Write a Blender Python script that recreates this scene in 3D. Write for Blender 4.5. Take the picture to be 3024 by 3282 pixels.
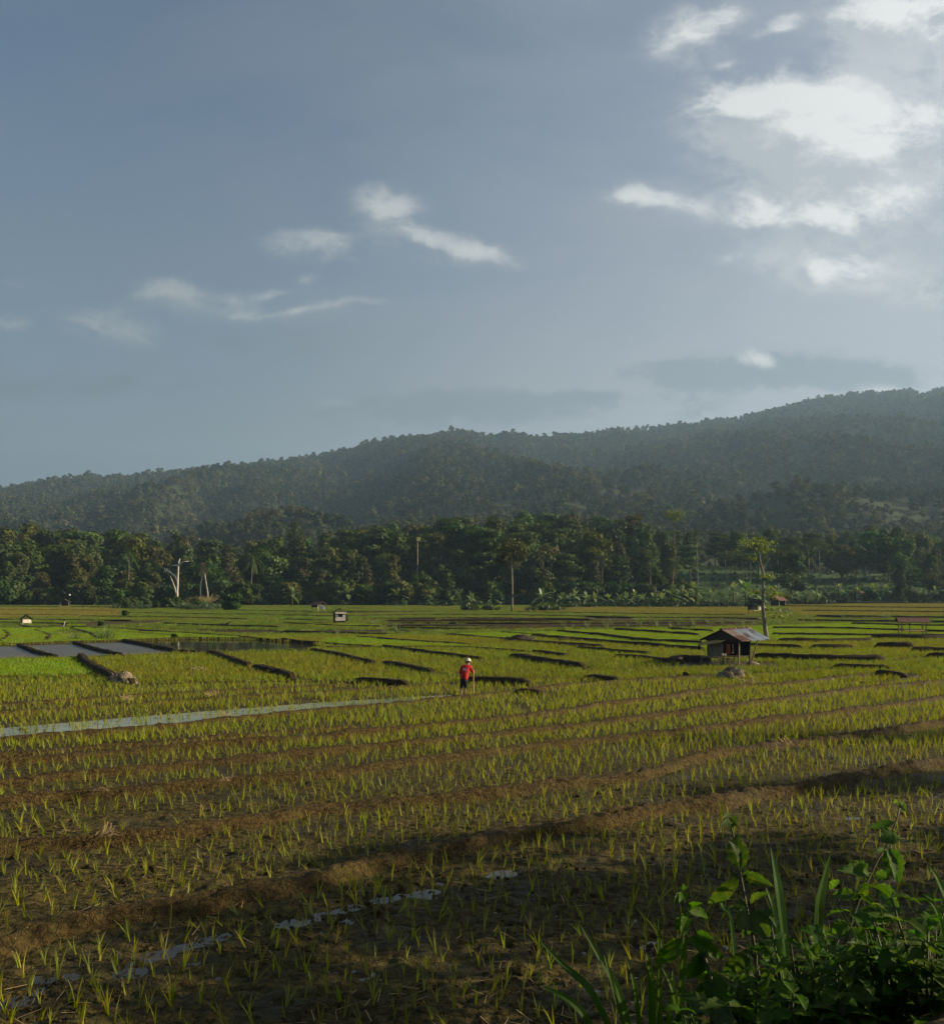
import bpy, math, random
import numpy as np
from mathutils import Vector, Matrix

R = math.radians
SC = bpy.context.scene
for _o in list(bpy.data.objects):
    bpy.data.objects.remove(_o)
COL = SC.collection

# ------------------------------------------------------------------ camera
F, HZ, CX, H = 2911.0, 1890.0, 1512.0, 4.7      # focal length, horizon row, centre column (3024 px wide frame), eye height
_c = bpy.data.cameras.new('camera')
CAM = bpy.data.objects.new('camera', _c)
COL.objects.link(CAM)
CAM.location = (0, 0, H)
CAM.rotation_euler = (math.pi / 2, 0, 0)
_c.sensor_fit = 'HORIZONTAL'
_c.sensor_width = 36
_c.lens = F * 36 / 3024
_c.shift_y = (HZ - 1641) / 3024
_c.clip_start = 0.05
_c.clip_end = 20000
SC.camera = CAM

# ------------------------------------------------------------------ exposure
SC.view_settings.view_transform = 'Standard'
SC.view_settings.look = 'None'
SC.view_settings.exposure = 0.93
SC.view_settings.gamma = 1
SC.cycles.use_denoising = True
SC.cycles.denoiser = 'OPENIMAGEDENOISE'
SC.cycles.max_bounces = 6
SC.cycles.transparent_max_bounces = 8
SC.cycles.volume_bounces = 0
SC.cycles.caustics_reflective = False
SC.cycles.caustics_refractive = False

# ------------------------------------------------------------------ sun and sky
SUN_AZ, SUN_EL = R(86), R(21)
_l = bpy.data.lights.new('sun', 'SUN')
_l.energy = 5.0
_l.angle = R(0.5)
_l.color = (1.0, 0.81, 0.52)
SUN = bpy.data.objects.new('sun', _l)
COL.objects.link(SUN)
_s = Vector((math.cos(SUN_EL) * math.sin(SUN_AZ), math.cos(SUN_EL) * math.cos(SUN_AZ), math.sin(SUN_EL)))
SUN.rotation_euler = (-_s).to_track_quat('-Z', 'Y').to_euler()
SUN.location = (60, -20, 60)


class NT:
    """small helper to wire shader nodes"""
    def __init__(self, tree):
        self.t = tree; self.n = tree.nodes; self.l = tree.links
    def new(self, kind, **kw):
        nd = self.n.new(kind)
        for k, v in kw.items():
            setattr(nd, k, v)
        return nd
    def put(self, sock, v):
        if isinstance(v, bpy.types.NodeSocket):
            self.l.new(v, sock)
        else:
            sock.default_value = v
    def math(self, op, a, b=0.0, c=0.0, clamp=False):
        nd = self.new('ShaderNodeMath', operation=op, use_clamp=clamp)
        self.put(nd.inputs[0], a); self.put(nd.inputs[1], b); self.put(nd.inputs[2], c)
        return nd.outputs[0]
    def vmath(self, op, a, b=(0, 0, 0), out=0, scale=None):
        nd = self.new('ShaderNodeVectorMath', operation=op)
        self.put(nd.inputs[0], a)
        if len(nd.inputs) > 1: self.put(nd.inputs[1], b)
        if scale is not None: self.put(nd.inputs['Scale'], scale)
        return nd.outputs[out]
    def comb(self, x, y, z=0.0):
        nd = self.new('ShaderNodeCombineXYZ')
        self.put(nd.inputs[0], x); self.put(nd.inputs[1], y); self.put(nd.inputs[2], z)
        return nd.outputs[0]
    def noise(self, vec, scale, detail=4, rough=0.55, out=0, dist=0.0):
        nd = self.new('ShaderNodeTexNoise')
        if vec is not None: self.l.new(vec, nd.inputs['Vector'])
        nd.inputs['Scale'].default_value = scale
        nd.inputs['Detail'].default_value = detail
        nd.inputs['Roughness'].default_value = rough
        nd.inputs['Distortion'].default_value = dist
        return nd.outputs[out]
    def ramp(self, v, a, b, lo=0.0, hi=1.0, smooth=True):
        nd = self.new('ShaderNodeMapRange', interpolation_type='SMOOTHSTEP' if smooth else 'LINEAR')
        self.put(nd.inputs['Value'], v)
        for k, x in (('From Min', a), ('From Max', b), ('To Min', lo), ('To Max', hi)):
            nd.inputs[k].default_value = x
        return nd.outputs[0]
    def mix(self, f, a, b, kind='MIX'):
        nd = self.new('ShaderNodeMix', data_type='RGBA', blend_type=kind)
        self.put(nd.inputs[0], f)
        for i, v in ((6, a), (7, b)):
            self.put(nd.inputs[i], v if isinstance(v, bpy.types.NodeSocket) else (*v[:3], 1.0))
        return nd.outputs[2]


def uv(px, py):
    return ((px - CX) / F, (HZ - py) / F)


# clouds: centre and half-size in photo pixels / tilt (deg, + = right end up) / density / wispiness
CLOUDS = [
    (1235, 650, 105, 50, -14, 1.3), (1200, 710, 50, 40, 0, .8), (1020, 784, 140, 44, -4, 1.3), (1360, 760, 95, 28, -12, 1.3), (1490, 800, 110, 34, -14, 1.1),
    (1590, 825, 60, 22, -15, .7), (335, 1042, 140, 50, -12, 1.25), (560, 940, 115, 30, -5, .9), (440, 960, 70, 18, 5, .5),
    (870, 930, 85, 16, 3, .95), (735, 948, 40, 13, 0, .7), (840, 998, 140, 14, 3, .85), (950, 988, 60, 14, 3, .8), (1110, 965, 110, 14, 2, 1.0), (995, 880, 36, 18, 0, .9),
    (20, 1030, 60, 28, 0, 1.1), (100, 905, 90, 20, -10, .5), (1070, 1297, 70, 18, 0, .65),
    (2010, 615, 90, 34, -8, 1.3), (2110, 640, 110, 24, -6, .8),
    (2510, 375, 220, 105, -10, 1.9), (2680, 420, 230, 120, -10, 1.6), (2390, 345, 110, 28, 8, 1.0), (2640, 520, 190, 125, 10, 2.5), (2700, 320, 150, 40, -10, 1.0), (2990, 400, 90, 60, 25, 1.0),
    (2480, 660, 150, 54, 20, 1.3), (2600, 705, 230, 44, -4, 1.6), (2870, 660, 200, 50, 14, 1.5), (2620, 745, 170, 50, -10, .9),
    (2215, 95, 120, 62, 24, 1.3), (2300, 55, 50, 34, 40, .7), (2480, 84, 74, 24, 22, 1.15), (2800, 40, 130, 60, -14, 1.3), (2950, 25, 170, 70, 4, 1.3), (2900, 120, 170, 70, 0, .75),
    (2320, 200, 40, 14, 8, .6), (2620, 850, 70, 50, -40, 1.3), (2740, 860, 90, 48, 10, 1.4), (2330, 820, 90, 30, 10, .4),
    (2420, 1165, 60, 24, -12, 1.1), (2890, 1255, 120, 26, 0, .9), (2990, 940, 120, 60, 0, .6),
]
DARK = [
    (1600, 1295, 330, 42, 0, 1.0), (1830, 1270, 120, 26, 0, .8), (1250, 1330, 400, 46, 0, .6), (2180, 1200, 170, 34, -3, .85), (2480, 1195, 260, 52, 2, 1.0), (2780, 1205, 260, 42, -3, .9),
    (2230, 1290, 90, 110, 0, .6), (3000, 920, 110, 45, 0, 1.0), (2960, 530, 150, 50, -6, .9), (2420, 560, 160, 40, -20, .5), (300, 1230, 520, 60, 3, .45), (900, 1100, 500, 60, 0, .35), (2950, 800, 160, 60, 0, .5),
]

GREY = [(2560, 470, 330, 150, -12, 1.1), (2760, 640, 330, 120, 8, 1.1), (2880, 330, 240, 130, 0, .9), (2900, 110, 230, 110, 0, 1.1), (2230, 105, 160, 75, 20, .7), (2660, 850, 210, 75, 0, .8), (2960, 900, 150, 90, 0, .7), (2120, 640, 170, 48, -8, .6),
        (1230, 680, 120, 70, -14, .6), (1030, 800, 170, 50, -4, .5), (1440, 800, 190, 48, -12, .5), (350, 1050, 170, 56, -10, .55), (580, 960, 150, 44, 0, .5), (880, 985, 260, 50, 0, .5)]


def cloud_group(name, items, dist, edge):
    g = bpy.data.node_groups.new(name, 'ShaderNodeTree')
    g.interface.new_socket('Vector', in_out='INPUT', socket_type='NodeSocketVector')
    g.interface.new_socket('Value', in_out='OUTPUT', socket_type='NodeSocketFloat')
    q = NT(g)
    gi = q.new('NodeGroupInput'); go = q.new('NodeGroupOutput')
    v = gi.outputs[0]
    w1 = q.noise(v, 9.0, 5, .55, out=1)
    w1 = q.vmath('SUBTRACT', w1, (.5, .5, .5))
    vd = q.vmath('ADD', v, q.vmath('MULTIPLY', w1, (dist, dist * .6, 0)))
    tot = None
    for (px, py, rx, ry, a, st) in items:
        m = q.new('ShaderNodeMapping', vector_type='TEXTURE')
        # each ellipse waits for the sum so far, which keeps the shader's stack small
        q.l.new(vd if tot is None else q.vmath('ADD', vd, q.math('MULTIPLY', tot, 1e-7)), m.inputs['Vector'])
        u0, v0 = uv(px, py)
        m.inputs['Location'].default_value = (u0, v0, 0)
        m.inputs['Rotation'].default_value = (0, 0, R(a))
        m.inputs['Scale'].default_value = (rx / F, ry / F, 1)
        r2 = q.vmath('DOT_PRODUCT', m.outputs[0], m.outputs[0], out=1)
        e = q.math('POWER', math.exp(-0.8), r2)
        tot = q.math('MULTIPLY_ADD', e, st, tot if tot is not None else 0.0)
    stretch = q.vmath('MULTIPLY', vd, (1.0, 1.7, 1.0))
    n1 = q.noise(stretch, 17.0, 10, .64, dist=.35)
    n2 = q.noise(stretch, 5.0, 3, .5)
    bil = q.math('ABSOLUTE', q.math('SUBTRACT', q.noise(stretch, 21.0, 6, .6), .5))
    nn = q.math('ADD', q.math('MULTIPLY', q.math('SUBTRACT', n1, .5), 2.6), q.math('MULTIPLY', q.math('SUBTRACT', n2, .5), 1.6))
    nn = q.math('ADD', nn, q.math('MULTIPLY', q.math('SUBTRACT', .09, bil), 1.6))
    env = q.ramp(tot, 0.0, .6)
    d = q.math('MULTIPLY_ADD', nn, q.math('MULTIPLY', env, edge), tot)
    q.l.new(d, go.inputs[0])
    return g


def build_world():
    w = bpy.data.worlds.new('World')
    SC.world = w
    w.use_nodes = True
    q = NT(w.node_tree)
    bg = q.n['Background']
    bg.inputs['Strength'].default_value = 0.052
    sk = q.new('ShaderNodeTexSky', sky_type='NISHITA', sun_disc=False)
    sk.sun_elevation = SUN_EL
    sk.sun_rotation = SUN_AZ
    sk.air_density = 1.0
    sk.dust_density = 1.6
    sk.ozone_density = 1.6
    tc = q.new('ShaderNodeTexCoord')
    sep = q.new('ShaderNodeSeparateXYZ')
    q.l.new(tc.outputs['Generated'], sep.inputs[0])
    y = q.math('MAXIMUM', sep.outputs[1], .05)
    p = q.comb(q.math('DIVIDE', sep.outputs[0], y), q.math('DIVIDE', sep.outputs[2], y))
    sp = q.new('ShaderNodeSeparateXYZ'); q.l.new(p, sp.inputs[0])
    U, V = sp.outputs[0], sp.outputs[1]
    gl = cloud_group('cloud_field', CLOUDS, .055, 1.25)
    gs = cloud_group('cloud_underside', GREY, .05, .9)
    gd = cloud_group('cloud_bank', DARK, .03, 1.1)
    def call(g, vec):
        nd = q.new('ShaderNodeGroup', node_tree=g); q.l.new(vec, nd.inputs[0]); return nd.outputs[0]
    d0 = call(gl, p)
    d1 = call(gl, q.vmath('ADD', q.vmath('ADD', p, (.012, .020, 0)), q.math('MULTIPLY', d0, 1e-7)))
    dk = call(gd, q.vmath('ADD', p, q.math('MULTIPLY', d1, 1e-7)))
    dg = call(gs, q.vmath('ADD', p, q.math('MULTIPLY', dk, 1e-7)))
    front = q.ramp(sep.outputs[1], .05, .25)
    # thin veil of high haze that greys the blue, thicker low down and towards the sun
    vn = q.noise(q.vmath('MULTIPLY', p, (1.0, 2.6, 1.0)), 2.6, 6, .6, dist=.4)
    horiz = q.ramp(sep.outputs[2], 0.0, .50, 1.0, 0.0)
    sunw = q.ramp(sep.outputs[0], -.45, .55)
    veil = q.math('ADD', q.math('MULTIPLY', horiz, .85), q.math('MULTIPLY', q.math('SUBTRACT', vn, .45), .9))
    veil = q.math('MULTIPLY_ADD', sunw, .46, veil)
    veil = q.math('ADD', veil, .16, clamp=True)
    veilc = q.mix(sunw, (1.70, 2.12, 2.50), (4.6, 4.95, 5.5))
    sky = q.mix(veil, sk.outputs[0], veilc)
    bank = q.math('MULTIPLY', q.ramp(dk, .12, 1.0), .85)
    bankc = q.mix(sunw, (1.6, 2.05, 2.4), (2.95, 3.5, 4.0))
    sky = q.mix(q.math('MULTIPLY', bank, front), sky, bankc)
    soft = q.math('MULTIPLY', q.math('MULTIPLY', q.ramp(dg, .08, 1.3), .85), front)
    sky = q.mix(soft, sky, q.mix(sunw, (2.6, 3.1, 3.4), (6.3, 6.6, 6.9)))
    al = q.ramp(d0, .12, 1.9, smooth=False)
    al = q.math('MULTIPLY', al, front)
    # upper, sunward edges catch the light; the underside stays grey
    lit = q.math('ADD', .40, q.math('MULTIPLY', q.math('SUBTRACT', d0, d1), .55), clamp=True)
    lit = q.math('MULTIPLY', lit, q.ramp(d0, .2, 1.9, .7, 1.25))
    cw = q.mix(sunw, (3.5, 3.85, 3.95), (9.0, 9.1, 9.0))
    cs = q.mix(sunw, (2.1, 2.6, 2.95), (4.3, 4.75, 5.2))
    lit = q.math('MINIMUM', lit, 1.0)
    al = q.math('MULTIPLY', al, q.ramp(lit, .10, .60, .55, 1.0))
    cc = q.mix(lit, cs, cw)
    out = q.mix(q.math('MULTIPLY', al, .93), sky, cc)
    q.l.new(out, bg.inputs['Color'])
    w.cycles.sampling_method = 'MANUAL'
    w.cycles.sample_map_resolution = 512


build_world()

# ------------------------------------------------------------------ noise, geometry helpers
_rs = np.random.RandomState(7)
_perm = np.concatenate([_rs.permutation(256)] * 2)
_ang = _rs.rand(256) * 2 * np.pi
_gx, _gy = np.cos(_ang), np.sin(_ang)


def perlin(x, y):
    x = np.asarray(x, float); y = np.asarray(y, float)
    xi = np.floor(x).astype(int); yi = np.floor(y).astype(int)
    xf, yf = x - xi, y - yi
    xi &= 255; yi &= 255
    def g(ix, iy, dx, dy):
        h = _perm[(_perm[ix & 255] + iy) & 255]
        return _gx[h] * dx + _gy[h] * dy
    u = xf ** 3 * (xf * (xf * 6 - 15) + 10); v = yf ** 3 * (yf * (yf * 6 - 15) + 10)
    a = g(xi, yi, xf, yf); b = g(xi + 1, yi, xf - 1, yf)
    c = g(xi, yi + 1, xf, yf - 1); d = g(xi + 1, yi + 1, xf - 1, yf - 1)
    return (a + u * (b - a)) + v * ((c + u * (d - c)) - (a + u * (b - a)))


def fbm(x, y, octaves=4, gain=.5):
    t = 0; a = 1.0; f = 1.0
    for i in range(octaves):
        t = t + a * perlin(x * f + 17.3 * i, y * f - 9.1 * i); a *= gain; f *= 2.03
    return t


def sstep(a, b, x):
    t = np.clip((np.asarray(x, float) - a) / (b - a), 0, 1)
    return t * t * (3 - 2 * t)


def gp(px, py, z=0.0):
    d = (H - z) * F / (py - HZ)
    return ((px - CX) / F * d, d, z)


def at(px, py, d):
    return ((px - CX) / F * d, d, H - (py - HZ) / F * d)


def in_poly(px, py, poly):
    px = np.asarray(px, float); py = np.asarray(py, float)
    r = np.zeros(px.shape, bool)
    n = len(poly)
    for i in range(n):
        x0, y0 = poly[i]; x1, y1 = poly[(i + 1) % n]
        if y0 == y1: continue
        c = ((y0 > py) != (y1 > py)) & (px < (x1 - x0) * (py - y0) / (y1 - y0) + x0)
        r ^= c
    return r


def mesh_from(name, verts, faces, mats=(), smooth=False, mat_idx=None):
    me = bpy.data.meshes.new(name)
    verts = np.asarray(verts, np.float32)
    if isinstance(faces, np.ndarray):
        k = faces.shape[1]
        nf = len(faces)
        me.vertices.add(len(verts)); me.vertices.foreach_set('co', verts.ravel())
        me.loops.add(nf * k); me.loops.foreach_set('vertex_index', faces.astype(np.int32).ravel())
        me.polygons.add(nf)
        me.polygons.foreach_set('loop_start', np.arange(0, nf * k, k, dtype=np.int32))
        me.update(calc_edges=True)
    else:
        me.from_pydata([tuple(v) for v in verts.tolist()], [], faces)
    for m in mats: me.materials.append(m)
    if mat_idx is not None:
        me.polygons.foreach_set('material_index', np.asarray(mat_idx, np.int32))
    me.polygons.foreach_set('use_smooth', np.full(len(me.polygons), smooth, bool))
    me.update()
    return me


def obj(name, me, parent=None, loc=None, rotz=None):
    o = bpy.data.objects.new(name, me)
    COL.objects.link(o)
    if parent is not None: o.parent = parent
    if loc is not None: o.location = loc
    if rotz is not None: o.rotation_euler = (0, 0, rotz)
    return o


def tag(o, label=None, cat=None, group=None, kind=None):
    if label: o['label'] = label
    if cat: o['category'] = cat
    if group: o['group'] = group
    if kind: o['kind'] = kind
    return o


def thing(name, label, cat, loc=(0, 0, 0), rotz=0.0, group=None):
    o = bpy.data.objects.new(name, None)
    COL.objects.link(o)
    o.empty_display_size = .3
    o.location = loc; o.rotation_euler = (0, 0, rotz)
    return tag(o, label, cat, group)


class MB:
    """collects boxes, bars, tubes and sheets, builds ONE mesh object"""
    def __init__(self): self.v = []; self.f = []
    def add(self, v, f):
        k = len(self.v)
        self.v += [tuple(map(float, p)) for p in v]; self.f += [tuple(i + k for i in q) for q in f]
        return self
    def box(self, c, s, rot=None):
        hx, hy, hz = s[0] / 2, s[1] / 2, s[2] / 2
        m = rot.to_matrix() if hasattr(rot, 'to_matrix') else rot
        P = [Vector((x, y, z)) for x in (-hx, hx) for y in (-hy, hy) for z in (-hz, hz)]
        if m is not None: P = [m @ p for p in P]
        return self.add([p + Vector(c) for p in P], [(0, 1, 3, 2), (4, 6, 7, 5), (0, 4, 5, 1), (2, 3, 7, 6), (0, 2, 6, 4), (1, 5, 7, 3)])
    def bar(self, a, b, w, t=None):
        a, b = Vector(a), Vector(b); t = t or w
        q = (b - a).to_track_quat('Z', 'Y').to_matrix()
        return self.box((a + b) / 2, (w, t, (b - a).length), q)
    def tube(self, pts, rad, seg=7, cap=True):
        pts = [Vector(p) for p in pts]; n = len(pts)
        k = len(self.v); up = Vector((0.3, 0.2, 1)).normalized()
        ref = None
        for i, p in enumerate(pts):
            t = (pts[min(i + 1, n - 1)] - pts[max(i - 1, 0)])
            t = t.normalized() if t.length > 1e-9 else up
            if ref is None:
                ref = t.cross(Vector((0, 1, 0)) if abs(t.y) < .9 else Vector((1, 0, 0))).normalized()
            ref = (ref - t * ref.dot(t)).normalized()
            b = t.cross(ref)
            r = rad[i] if hasattr(rad, '__len__') else rad
            for j in range(seg):
                a = 2 * math.pi * j / seg
                self.v.append(tuple(p + ref * (r * math.cos(a)) + b * (r * math.sin(a))))
        for i in range(n - 1):
            for j in range(seg):
                j2 = (j + 1) % seg
                self.f.append((k + i * seg + j, k + i * seg + j2, k + (i + 1) * seg + j2, k + (i + 1) * seg + j))
        if cap:
            self.f.append(tuple(k + j for j in reversed(range(seg))))
            self.f.append(tuple(k + (n - 1) * seg + j for j in range(seg)))
        return self
    def quad(self, a, b, c, d): return self.add([a, b, c, d], [(0, 1, 2, 3)])
    def mesh(self, name, mat, smooth=False):
        return mesh_from(name, self.v, self.f, [mat] if mat else [], smooth)
    def build(self, name, mat, parent=None, smooth=False, loc=None):
        return obj(name, self.mesh(name, mat, smooth), parent, loc)


# ------------------------------------------------------------------ materials
def new_mat(name):
    m = bpy.data.materials.new(name)
    m.use_nodes = True
    q = NT(m.node_tree)
    q.n.clear()
    o = q.new('ShaderNodeOutputMaterial')
    return m, q, o


def solid(name, c1, c2=None, scale=6.0, rough=.8, bump=.3, metal=0.0, stretch=(1, 1, 1), c3=None, spec=.3, bscale=None):
    """noise-mottled principled surface"""
    m, q, o = new_mat(name)
    b = q.new('ShaderNodeBsdfPrincipled')
    tc = q.new('ShaderNodeTexCoord')
    v = q.vmath('MULTIPLY', tc.outputs['Object'], stretch)
    n = q.noise(v, scale, 6, .6)
    col = q.mix(q.ramp(n, .35, .65), c1, c2 or c1)
    if c3:
        n3 = q.noise(v, scale * .37, 4, .6)
        col = q.mix(q.ramp(n3, .52, .66), col, c3)
    q.l.new(col, b.inputs['Base Color'])
    b.inputs['Roughness'].default_value = rough
    b.inputs['Metallic'].default_value = metal
    b.inputs['Specular IOR Level'].default_value = spec
    if bump:
        bp = q.new('ShaderNodeBump'); bp.inputs['Strength'].default_value = bump
        bp.inputs['Distance'].default_value = .02
        q.l.new(q.noise(v, bscale or scale * 3, 5, .6), bp.inputs['Height'])
        q.l.new(bp.outputs[0], b.inputs['Normal'])
    q.l.new(b.outputs[0], o.inputs['Surface'])
    return m


def leaf_mat(name, c1, c2, c3=None, transl=.35, scale=.35, gloss=.06, rnd=.35, tint=None, plots=0):
    """two-sided leaf: diffuse + translucent + a little sheen, colour varied by clump and by plant"""
    m, q, o = new_mat(name)
    tc = q.new('ShaderNodeTexCoord')
    oi = q.new('ShaderNodeObjectInfo')
    off = q.vmath('ADD', tc.outputs['Object'], q.comb(q.math('MULTIPLY', oi.outputs['Random'], 37.0), 0.0, 0.0))
    n = q.noise(off, scale, 3, .6)
    col = q.mix(q.ramp(n, .34, .66), c1, c2)
    if c3:
        n3 = q.noise(off, scale * 3.1, 2, .6)
        col = q.mix(q.ramp(n3, .55, .72), col, c3)
    if plots:              # every plot was planted on its own day: greener, yellower, paler
        g = q.new('ShaderNodeNewGeometry')
        vo = q.new('ShaderNodeTexVoronoi', feature='F1')
        rot = q.new('ShaderNodeMapping'); rot.inputs['Rotation'].default_value = (0, 0, -.45); rot.inputs['Scale'].default_value = (.55, 1.0, 0)
        q.l.new(g.outputs['Position'], rot.inputs['Vector']); q.l.new(rot.outputs[0], vo.inputs['Vector'])
        vo.inputs['Scale'].default_value = plots
        sv = q.new('ShaderNodeSeparateColor'); q.l.new(vo.outputs['Color'], sv.inputs[0])
        col = q.mix(q.math('MULTIPLY', sv.outputs[0], .42), col, q.mix(1.0, col, (.62, .98, .85), 'MULTIPLY'))
        col = q.mix(q.math('MULTIPLY', sv.outputs[1], .6), col, q.mix(1.0, col, (1.05, .82, 1.0), 'MULTIPLY'))
    hs = q.new('ShaderNodeHueSaturation')
    r = oi.outputs['Random']
    q.put(hs.inputs['Hue'], q.math('MULTIPLY_ADD', q.math('SUBTRACT', r, .5), .05 * rnd / .35, .5))
    q.put(hs.inputs['Value'], q.math('MULTIPLY_ADD', q.math('SUBTRACT', q.math('FRACT', q.math('MULTIPLY', r, 13.7)), .5), rnd * 1.6, 1.0))
    q.put(hs.inputs['Saturation'], q.math('MULTIPLY_ADD', q.math('FRACT', q.math('MULTIPLY', r, 7.3)), .3, .85))
    q.l.new(col, hs.inputs['Color'])
    col = hs.outputs[0]
    d = q.new('ShaderNodeBsdfDiffuse'); q.l.new(col, d.inputs[0])
    t = q.new('ShaderNodeBsdfTranslucent')
    q.l.new(q.mix(1.0, col, tint or (1.25, 1.2, .55), 'MULTIPLY'), t.inputs[0])
    mx = q.new('ShaderNodeMixShader'); mx.inputs[0].default_value = transl
    q.l.new(d.outputs[0], mx.inputs[1]); q.l.new(t.outputs[0], mx.inputs[2])
    out = mx.outputs[0]
    if gloss:
        g = q.new('ShaderNodeBsdfGlossy'); g.inputs['Roughness'].default_value = .55
        g.inputs[0].default_value = (1, 1, 1, 1)
        m2 = q.new('ShaderNodeMixShader'); m2.inputs[0].default_value = gloss
        q.l.new(out, m2.inputs[1]); q.l.new(g.outputs[0], m2.inputs[2])
        out = m2.outputs[0]
    q.l.new(out, o.inputs['Surface'])
    return m


def soil_mat(name, dry, dark, wet, fscale=9.0, bump=.9, wetness=.35, moss=None, straw=None):
    m, q, o = new_mat(name)
    b = q.new('ShaderNodeBsdfPrincipled')
    g = q.new('ShaderNodeNewGeometry')
    P = g.outputs['Position']
    n1 = q.noise(P, .55, 5, .6)
    n2 = q.noise(P, fscale, 7, .62)
    n3 = q.noise(P, 2.3, 5, .6)
    col = q.mix(q.ramp(n2, .33, .68), dark, dry)
    wm = q.math('MULTIPLY', q.ramp(n1, .48, .62), wetness)
    col = q.mix(wm, col, wet)
    if moss:
        col = q.mix(q.math('MULTIPLY', q.ramp(n3, .5, .63), .55), col, moss)
    if straw:
        ns = q.noise(q.vmath('MULTIPLY', P, (1.0, 3.0, 1.0)), 16.0, 3, .5)
        col = q.mix(q.math('MULTIPLY', q.ramp(ns, .66, .72), .7), col, straw)
    q.l.new(col, b.inputs['Base Color'])
    rg = q.math('SUBTRACT', .9, q.math('MULTIPLY', wm, .42))
    q.l.new(rg, b.inputs['Roughness'])
    b.inputs['Specular IOR Level'].default_value = .14
    vor = q.new('ShaderNodeTexVoronoi', feature='DISTANCE_TO_EDGE')
    vd = q.vmath('ADD', P, q.vmath('SCALE', q.noise(P, 5.0, 3, .6, out=1), scale=.16))
    q.l.new(vd, vor.inputs['Vector']); vor.inputs['Scale'].default_value = 6.5
    crack = q.ramp(vor.outputs['Distance'], 0.0, .07)
    hgt = q.math('ADD', q.math('MULTIPLY', n2, 1.0), q.math('MULTIPLY', crack, .28))
    bp = q.new('ShaderNodeBump'); bp.inputs['Strength'].default_value = bump; bp.inputs['Distance'].default_value = .06
    q.l.new(hgt, bp.inputs['Height']); q.l.new(bp.outputs[0], b.inputs['Normal'])
    q.l.new(b.outputs[0], o.inputs['Surface'])
    return m


def water_mat(name, col, rough=.04, bump=.05, scale=1.5):
    m, q, o = new_mat(name)
    b = q.new('ShaderNodeBsdfPrincipled')
    g = q.new('ShaderNodeNewGeometry')
    P = g.outputs['Position']
    n = q.noise(P, .35, 4, .6)
    q.l.new(q.mix(q.ramp(n, .35, .65), col, tuple(c * .7 for c in col)), b.inputs['Base Color'])
    b.inputs['Roughness'].default_value = rough
    b.inputs['IOR'].default_value = 1.33
    bp = q.new('ShaderNodeBump'); bp.inputs['Strength'].default_value = bump; bp.inputs['Distance'].default_value = .02
    q.l.new(q.noise(P, scale, 4, .55), bp.inputs['Height']); q.l.new(bp.outputs[0], b.inputs['Normal'])
    q.l.new(b.outputs[0], o.inputs['Surface'])
    return m


M = {}
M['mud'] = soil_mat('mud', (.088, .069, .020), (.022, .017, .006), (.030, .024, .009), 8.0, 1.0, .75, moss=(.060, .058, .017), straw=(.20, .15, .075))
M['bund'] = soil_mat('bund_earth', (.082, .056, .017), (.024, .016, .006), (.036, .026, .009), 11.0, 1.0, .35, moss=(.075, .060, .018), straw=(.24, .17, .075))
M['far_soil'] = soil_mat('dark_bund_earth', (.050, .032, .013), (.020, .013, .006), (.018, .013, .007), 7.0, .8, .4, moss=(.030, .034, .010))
M['hill_soil'] = soil_mat('hill_ground', (.034, .046, .016), (.020, .028, .010), (.03, .035, .015), .35, .3, .2)
M['slope'] = soil_mat('grass_slope', (.045, .085, .020), (.028, .055, .014), (.03, .05, .014), .8, .3, .2)
M['water'] = water_mat('pond_water', (.040, .034, .018), .05, .12, 1.2)
M['puddle'] = water_mat('puddle_water', (.040, .032, .020), .05, .10, 4.0)
M['strip_water'] = water_mat('milky_paddy_water', (.22, .25, .20), .12, .2, 5.0)
M['brown_water'] = water_mat('wet_brown_mud', (.045, .030, .018), .5, .5, 2.0)
M['grey_water'] = water_mat('muddy_water', (.085, .070, .048), .30, .45, 3.0)
M['rice'] = leaf_mat('rice_seedling_leaf', (.20, .25, .016), (.29, .31, .024), (.34, .30, .06), .42, 2.0, .012, .35)
M['rice_mid'] = leaf_mat('rice_row_leaf', (.165, .210, .014), (.24, .26, .022), None, .40, .5, .012, .45, plots=.10)
M['lush'] = leaf_mat('lush_rice_leaf', (.155, .265, .008), (.225, .30, .010), None, .42, .5, .012, .30, plots=.08)
M['far_rice'] = leaf_mat('distant_rice_leaf', (.105, .165, .018), (.165, .205, .026), None, .38, .3, .012, .40, plots=.07)
M['ripe'] = leaf_mat('ripe_rice_leaf', (.200, .170, .034), (.165, .175, .030), None, .35, .3, .012, .35)
M['leaf_dark'] = leaf_mat('dark_leaf', (.020, .040, .006), (.046, .072, .009), (.080, .105, .014), .25, .22, .012, .35)
M['leaf_olive'] = leaf_mat('olive_leaf', (.038, .050, .008), (.082, .094, .013), (.125, .128, .020), .28, .20, .012, .35)
M['leaf_green'] = leaf_mat('green_leaf', (.028, .060, .009), (.062, .108, .015), (.095, .140, .022), .28, .22, .012, .35)
M['leaf_brown'] = leaf_mat('brown_leaf', (.044, .046, .016), (.072, .070, .022), (.105, .095, .03), .25, .25, .01, .3)
M['leaf_yellow'] = leaf_mat('yellow_green_leaf', (.085, .150, .010), (.145, .20, .015), None, .42, .8, .015, .3)
M['hill_leaf'] = leaf_mat('hill_forest_leaf', (.036, .050, .020), (.072, .080, .032), (.110, .104, .052), .2, .12, .0, .55)
M['banana'] = leaf_mat('banana_leaf', (.085, .150, .030), (.15, .22, .065), (.30, .34, .17), .35, .8, .05, .3)
M['grass'] = leaf_mat('grass_leaf', (.070, .120, .018), (.115, .165, .028), None, .40, .8, .06, .35)
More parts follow.
